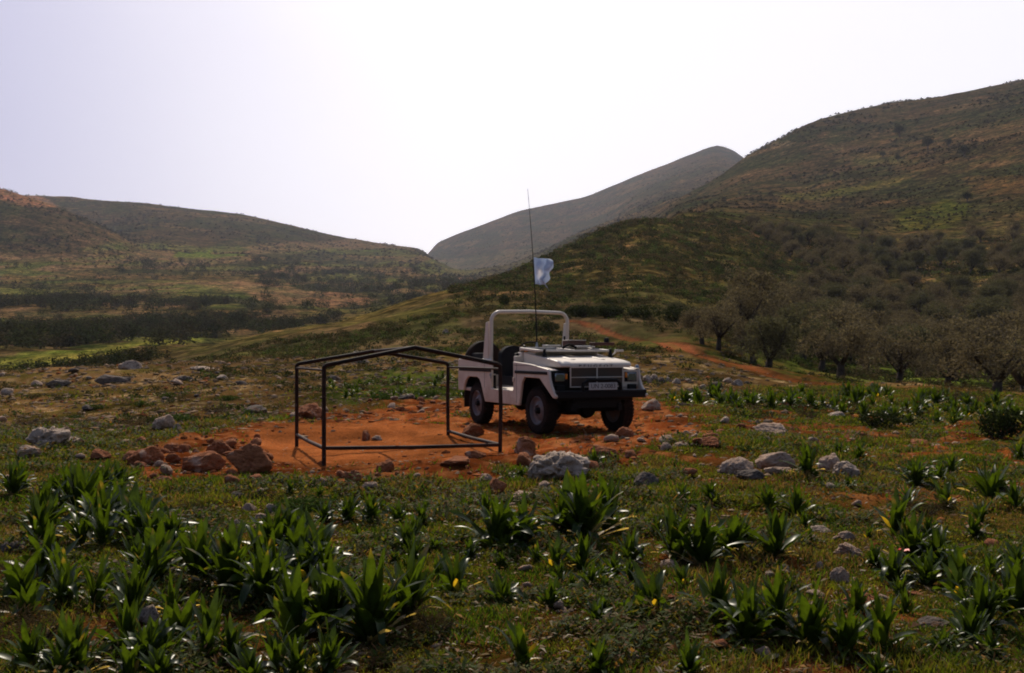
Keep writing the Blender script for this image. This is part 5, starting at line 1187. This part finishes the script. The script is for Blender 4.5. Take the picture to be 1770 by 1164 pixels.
while cnt < 270 and tries < 14000:
    tries += 1
    px = r.uniform(1180, 1960); d = math.exp(r.uniform(math.log(55), math.log(330))); x = (px-W0/2)/F*d
    py = HZ-(float(zg(x, d, True)[0])-HC)/d*F
    if not inpoly(np.array([px]), np.array([py]), GP)[0]: continue
    if px < 1450 and 440 < py < 500 and r.random() < .8: continue
    if py < 530 and vnoise(np.array([x/14]), np.array([d/9]), 5)[0] < .42: continue
    if any((x-a)**2+(d-b)**2 < 5.7**2 for a, b in trees): continue
    if track_dist(np.array([x]), np.array([d]))[0] < 6: continue
    trees.append((x, d)); cnt += 1
    if py > 560: lb, g_ = 'olive tree massed in the lower rows of the grove behind the edge trees', 'olive trees of the lower grove'
    elif py > 440: lb, g_ = 'small grey-brown olive tree in the middle rows of the hillside grove', 'olive trees of the middle grove'
    else: lb, g_ = 'tiny distant olive tree in the top rows of the hillside grove', 'olive trees of the upper grove'
    put_tree(x, d, r.uniform(4.0, 6.6), lb, g_, i=int(r.integers(6)))
for px, py, h, lb in ((1356, 408, 34, 'olive tree on the pale terrace line, leftmost of the clear three'), (1422, 412, 40, 'olive tree on the pale terrace line, middle of the clear three'), (1490, 404, 42, 'olive tree on the pale terrace line, rightmost of the clear three')):
    p = hit(px, py); put_tree(p.x, p.y, h*p.y/F, lb, 'olive trees on the terrace line', i=len(lb))
for px, py, h, lb in ((1555, 236, 24, 'dark evergreen tree highest on the big right-hand hill'), (1604, 262, 26, 'tall dark evergreen in the middle of the big right-hand hill'), (1668, 276, 24, 'dark evergreen rightmost of the three big ones on the hill'), (1526, 276, 13, 'small dark evergreen left in the clearing on the hill'), (1552, 284, 13, 'small dark evergreen right in the clearing on the hill'), (1640, 255, 16, 'small dark evergreen between the tall one and the rightmost one'), (1672, 345, 20, 'dark evergreen below the dry field on the right-hand slope')):
    p = hit(px, py); put_tree(p.x, p.y, h*p.y/F, lb, 'evergreens on the right-hand hill', 'evergreen_tree', EV, len(lb))
# far-off tree belts of the valley on the left, read as masses
def belts(n, seed):
    r = np.random.default_rng(seed); m = n*12
    px = r.uniform(-250, 900, m); d = np.exp(r.uniform(np.log(75), np.log(1150), m)); x = (px-W0/2)/F*d
    py = HZ-(zg(x, d, True)-HC)/d*F
    P = [([(-250, 688), (40, 688), (240, 640), (290, 622), (240, 606), (150, 618), (0, 640), (-250, 650)], 1.0, 1.35), ([(-250, 600), (100, 597), (240, 592), (380, 581), (480, 576), (520, 566), (600, 556), (520, 548), (380, 552), (240, 552), (100, 565), (-250, 565)], 1.0, 3.2),
         ([(-250, 530), (120, 520), (320, 523), (420, 530), (300, 540), (-250, 545)], .9, 4), ([(385, 480), (430, 462), (560, 474), (740, 478), (860, 482), (850, 500), (640, 512), (500, 500), (420, 492)], .75, 4.5), ([(430, 452), (720, 464), (730, 472), (430, 462)], .7, 5),
         ([(190, 455), (320, 450), (400, 462), (300, 472), (200, 470)], .6, 5), ([(660, 524), (760, 505), (800, 490), (740, 515), (680, 535)], .7, 4), ([(120, 500), (180, 495), (190, 502), (120, 505)], .6, 4)]
    pr = np.zeros(m); hh = np.full(m, 4.0)
    for poly, q, h in P: k = inpoly(px, py, poly); pr[k] = q; hh[k] = h
    pr = np.maximum(pr, ss(.58, .66, fbm(px/120, py/6, 53, 3))*.22*((px < 760) & (d > 150)))
    pr *= ~((px > 330) & (d < 260))
    pr *= np.where(pr > .5, ss(.36, .5, fbm(x/22, d/22, 57, 3)), 1)*np.minimum(1, d/330)
    k = np.where(r.random(m) < pr)[0][:n]; x, d, hh = x[k], d[k], hh[k]; z = zg(x, d)
    protos = [bush_mesh(90+i, 110, .085, c, name='s', lobes=6, h=1.25) for i, c in enumerate((DK, (.034, .034, .016), (.055, .045, .026), (.045, .05, .02)))]
    Vs, Fs, Cs = [], [], []; nb = 0; pk = r.integers(len(protos), size=len(k))
    for q, (V, Fc, cc) in enumerate(protos):
        mm = np.where(pk == q)[0]; s = hh[mm]*r.uniform(.6, 1.25, len(mm))/1.0; a = r.uniform(0, 6.28, len(mm)); c, sn = np.cos(a), np.sin(a)
        X = (V[None, :, 0]*c[:, None]-V[None, :, 1]*sn[:, None])*s[:, None]*1.3+x[mm][:, None]; Y = (V[None, :, 0]*sn[:, None]+V[None, :, 1]*c[:, None])*s[:, None]*1.3+d[mm][:, None]; Zv = V[None, :, 2]*s[:, None]+z[mm][:, None]
        Vs.append(np.stack([X, Y, Zv], 2).reshape(-1, 3)); Fs.append((Fc[None]+(np.arange(len(mm))*len(V))[:, None, None]).reshape(-1, 4)+nb); Cs.append(np.tile(cc, (len(mm), 1))*np.repeat(r.uniform(.7, 1.3, len(mm)), len(V))[:, None]); nb += len(mm)*len(V)
    return np_mesh('woodland', np.concatenate(Vs), np.concatenate(Fs), False, {'Col': np.concatenate(Cs)})
tag(link('woodland', belts(3000, 9), None, M_bush), 'far-off belts of dark trees in the terraced valley', 'woodland', kind='stuff')
# ------------------------------------------------------------------ turf: short grass and small herbs
def turf(n, seed):
    r = np.random.default_rng(seed); m = int(n*1.9)
    d = np.exp(r.uniform(np.log(3.9), np.log(34), m)); px = r.uniform(-600, 2500, m); x = (px-W0/2)/F*d
    zs = zg(x, d, True); py = HZ-(zs-HC)/d*F
    red, core, _ = ground_masks(px, py, x, d)
    stony = softpoly(px, py, [(-900, 655), (180, 640), (420, 628), (800, 615), (1000, 600), (1300, 640), (1300, 690), (900, 700), (480, 735), (200, 760), (-900, 780)], 20, 6, 4)
    pr = (1-.97*red)*(1-.94*stony)*(.25+.75*ss(.34, .55, fbm(x/.45, d/.45, 95, 4)))*np.clip(d/7, .55, 1)
    pr *= 1-core
    k = np.where(r.random(m) < pr)[0][:n]; x, d = x[k], d[k]; n = len(k); z = zg(x, d)
    patch = fbm(x/.5, d/.5, 96, 3); hfac = .5+1.1*ss(.4, .7, fbm(x/.9, d/.9, 97, 3))
    h = r.uniform(.018, .055, n)*hfac*(1+d/60); w = r.uniform(.0022, .0050, n)*(d/6)**.75
    herb = r.random(n) < .45                                           # small flat leaves
    h = np.where(herb, h*.45, h); w = np.where(herb, w*2.6, w)
    a = r.uniform(0, 6.28, n); lean = r.uniform(.1, .9, n)*h; la = r.uniform(0, 6.28, n); lean = np.where(herb, h*1.4, lean)
    B = np.stack([x, d, z-.004], 1); S = np.stack([np.cos(a)*w, np.sin(a)*w, 0*w], 1)
    M = B+np.stack([np.cos(la)*lean*.4, np.sin(la)*lean*.4, h*.6], 1); T = B+np.stack([np.cos(la)*lean, np.sin(la)*lean, h], 1)
    V = np.stack([B-S*.6, B+S*.6, M+S, T, M-S], 1).reshape(-1, 3)
    Fc = np.array([[0, 1, 2, 4], [4, 2, 3, 3]]); q0 = (np.arange(n)*5)[:, None]
    quads = np.concatenate([q0+[0, 1, 2, 4]]); tris = q0+[4, 2, 3]
    me = bpy.data.meshes.new('grass'); me.vertices.add(n*5); me.vertices.foreach_set('co', np.ascontiguousarray(V, np.float32).ravel())
    loops = np.concatenate([quads, tris], 1).astype(np.int32).ravel(); me.loops.add(len(loops)); me.loops.foreach_set('vertex_index', loops)
    me.polygons.add(2*n); ls = (np.arange(n)[:, None]*7+[0, 4]).astype(np.int32).ravel(); lt = np.tile([4, 3], n).astype(np.int32)
    me.polygons.foreach_set('loop_start', ls); me.polygons.foreach_set('loop_total', lt); me.update(calc_edges=True)
    c = np.array([.056, .088, .008])[None]*(1-ss(.42, .6, patch))[:, None]+np.array([.118, .124, .014])[None]*ss(.42, .6, patch)[:, None]
    dry = r.random(n) < .20+.40*ss(.5, .65, fbm(x/1.3, d/1.3, 98, 3)); c[dry] = (.15, .090, .040)
    c *= r.uniform(.6, 1.4, (n, 1)); at = me.color_attributes.new('Col', 'FLOAT_COLOR', 'POINT'); c4 = np.ones((n*5, 4), np.float32); c4[:, :3] = np.repeat(c, 5, 0); at.data.foreach_set('color', c4.ravel()); return me
tag(link('grass', turf(780000, 3), None, M_grass), 'short green turf and small herbs of the foreground', 'grass', kind='stuff')
# litter: dry curled leaves and pale chips between the plants
def litter(n, seed):
    r = np.random.default_rng(seed); m = n*3; d = np.exp(r.uniform(np.log(4), np.log(22), m)); px = r.uniform(-100, 1870, m); x = (px-W0/2)/F*d
    pr = .15+.85*ss(.45, .6, fbm(x/.7, d/.7, 99, 4)); k = np.where(r.random(m) < pr)[0][:n]; x, d = x[k], d[k]; n = len(k); z = zg(x, d)
    L = r.uniform(.010, .042, n)*r.uniform(.4, 1.1, n); a = r.uniform(0, 6.28, n); W = L*r.uniform(.18, .45, n); lift = r.uniform(.0, .03, n); cur = r.uniform(-.4, .5, n)*L
    u = np.stack([np.cos(a), np.sin(a), r.uniform(-.35, .35, n)], 1); v = np.stack([-np.sin(a), np.cos(a), r.uniform(-.5, .5, n)], 1); B = np.stack([x, d, z+lift+.006], 1); up = np.array([0, 0, 1.])
    V = np.stack([B-u*L[:, None], B-v*W[:, None]+up*cur[:, None], B+u*L[:, None], B+v*W[:, None]+up*cur[:, None]], 1).reshape(-1, 3)
    c = np.array([[.28, .20, .11], [.36, .30, .22], [.22, .11, .05], [.36, .18, .04]])[r.choice(4, size=n, p=[.4, .2, .3, .1])]*r.uniform(.6, 1.1, (n, 1))
    return np_mesh('litter', V, np.arange(n*4).reshape(-1, 4), True, {'Col': np.repeat(c, 4, 0)})
M_lit = leaf_mat('dry_leaf', .75, .3, .12, (1.0, .9, .7))
tag(link('leaf_litter', litter(7000, 4), None, M_lit), 'dry curled leaves and pale chips lying in the turf', 'leaf litter', kind='stuff')
# ------------------------------------------------------------------ air between here and the mountains
hb = MB().box((0, 2300, 358), (17000, 5400, 744))
hm = bpy.data.materials.new('haze_air'); hm.use_nodes = True
hn, hl = hm.node_tree.nodes, hm.node_tree.links
for n_ in list(hn): hn.remove(n_)
ho = hn.new('ShaderNodeOutputMaterial'); hv = hn.new('ShaderNodeVolumePrincipled')
hv.inputs['Color'].default_value = (.74, .79, 1.0, 1); hv.inputs['Density'].default_value = 0.00006; hv.inputs['Anisotropy'].default_value = .35
hl.new(hv.outputs[0], ho.inputs['Volume'])
hz = hb.build('haze', hm); tag(hz, kind='stuff')
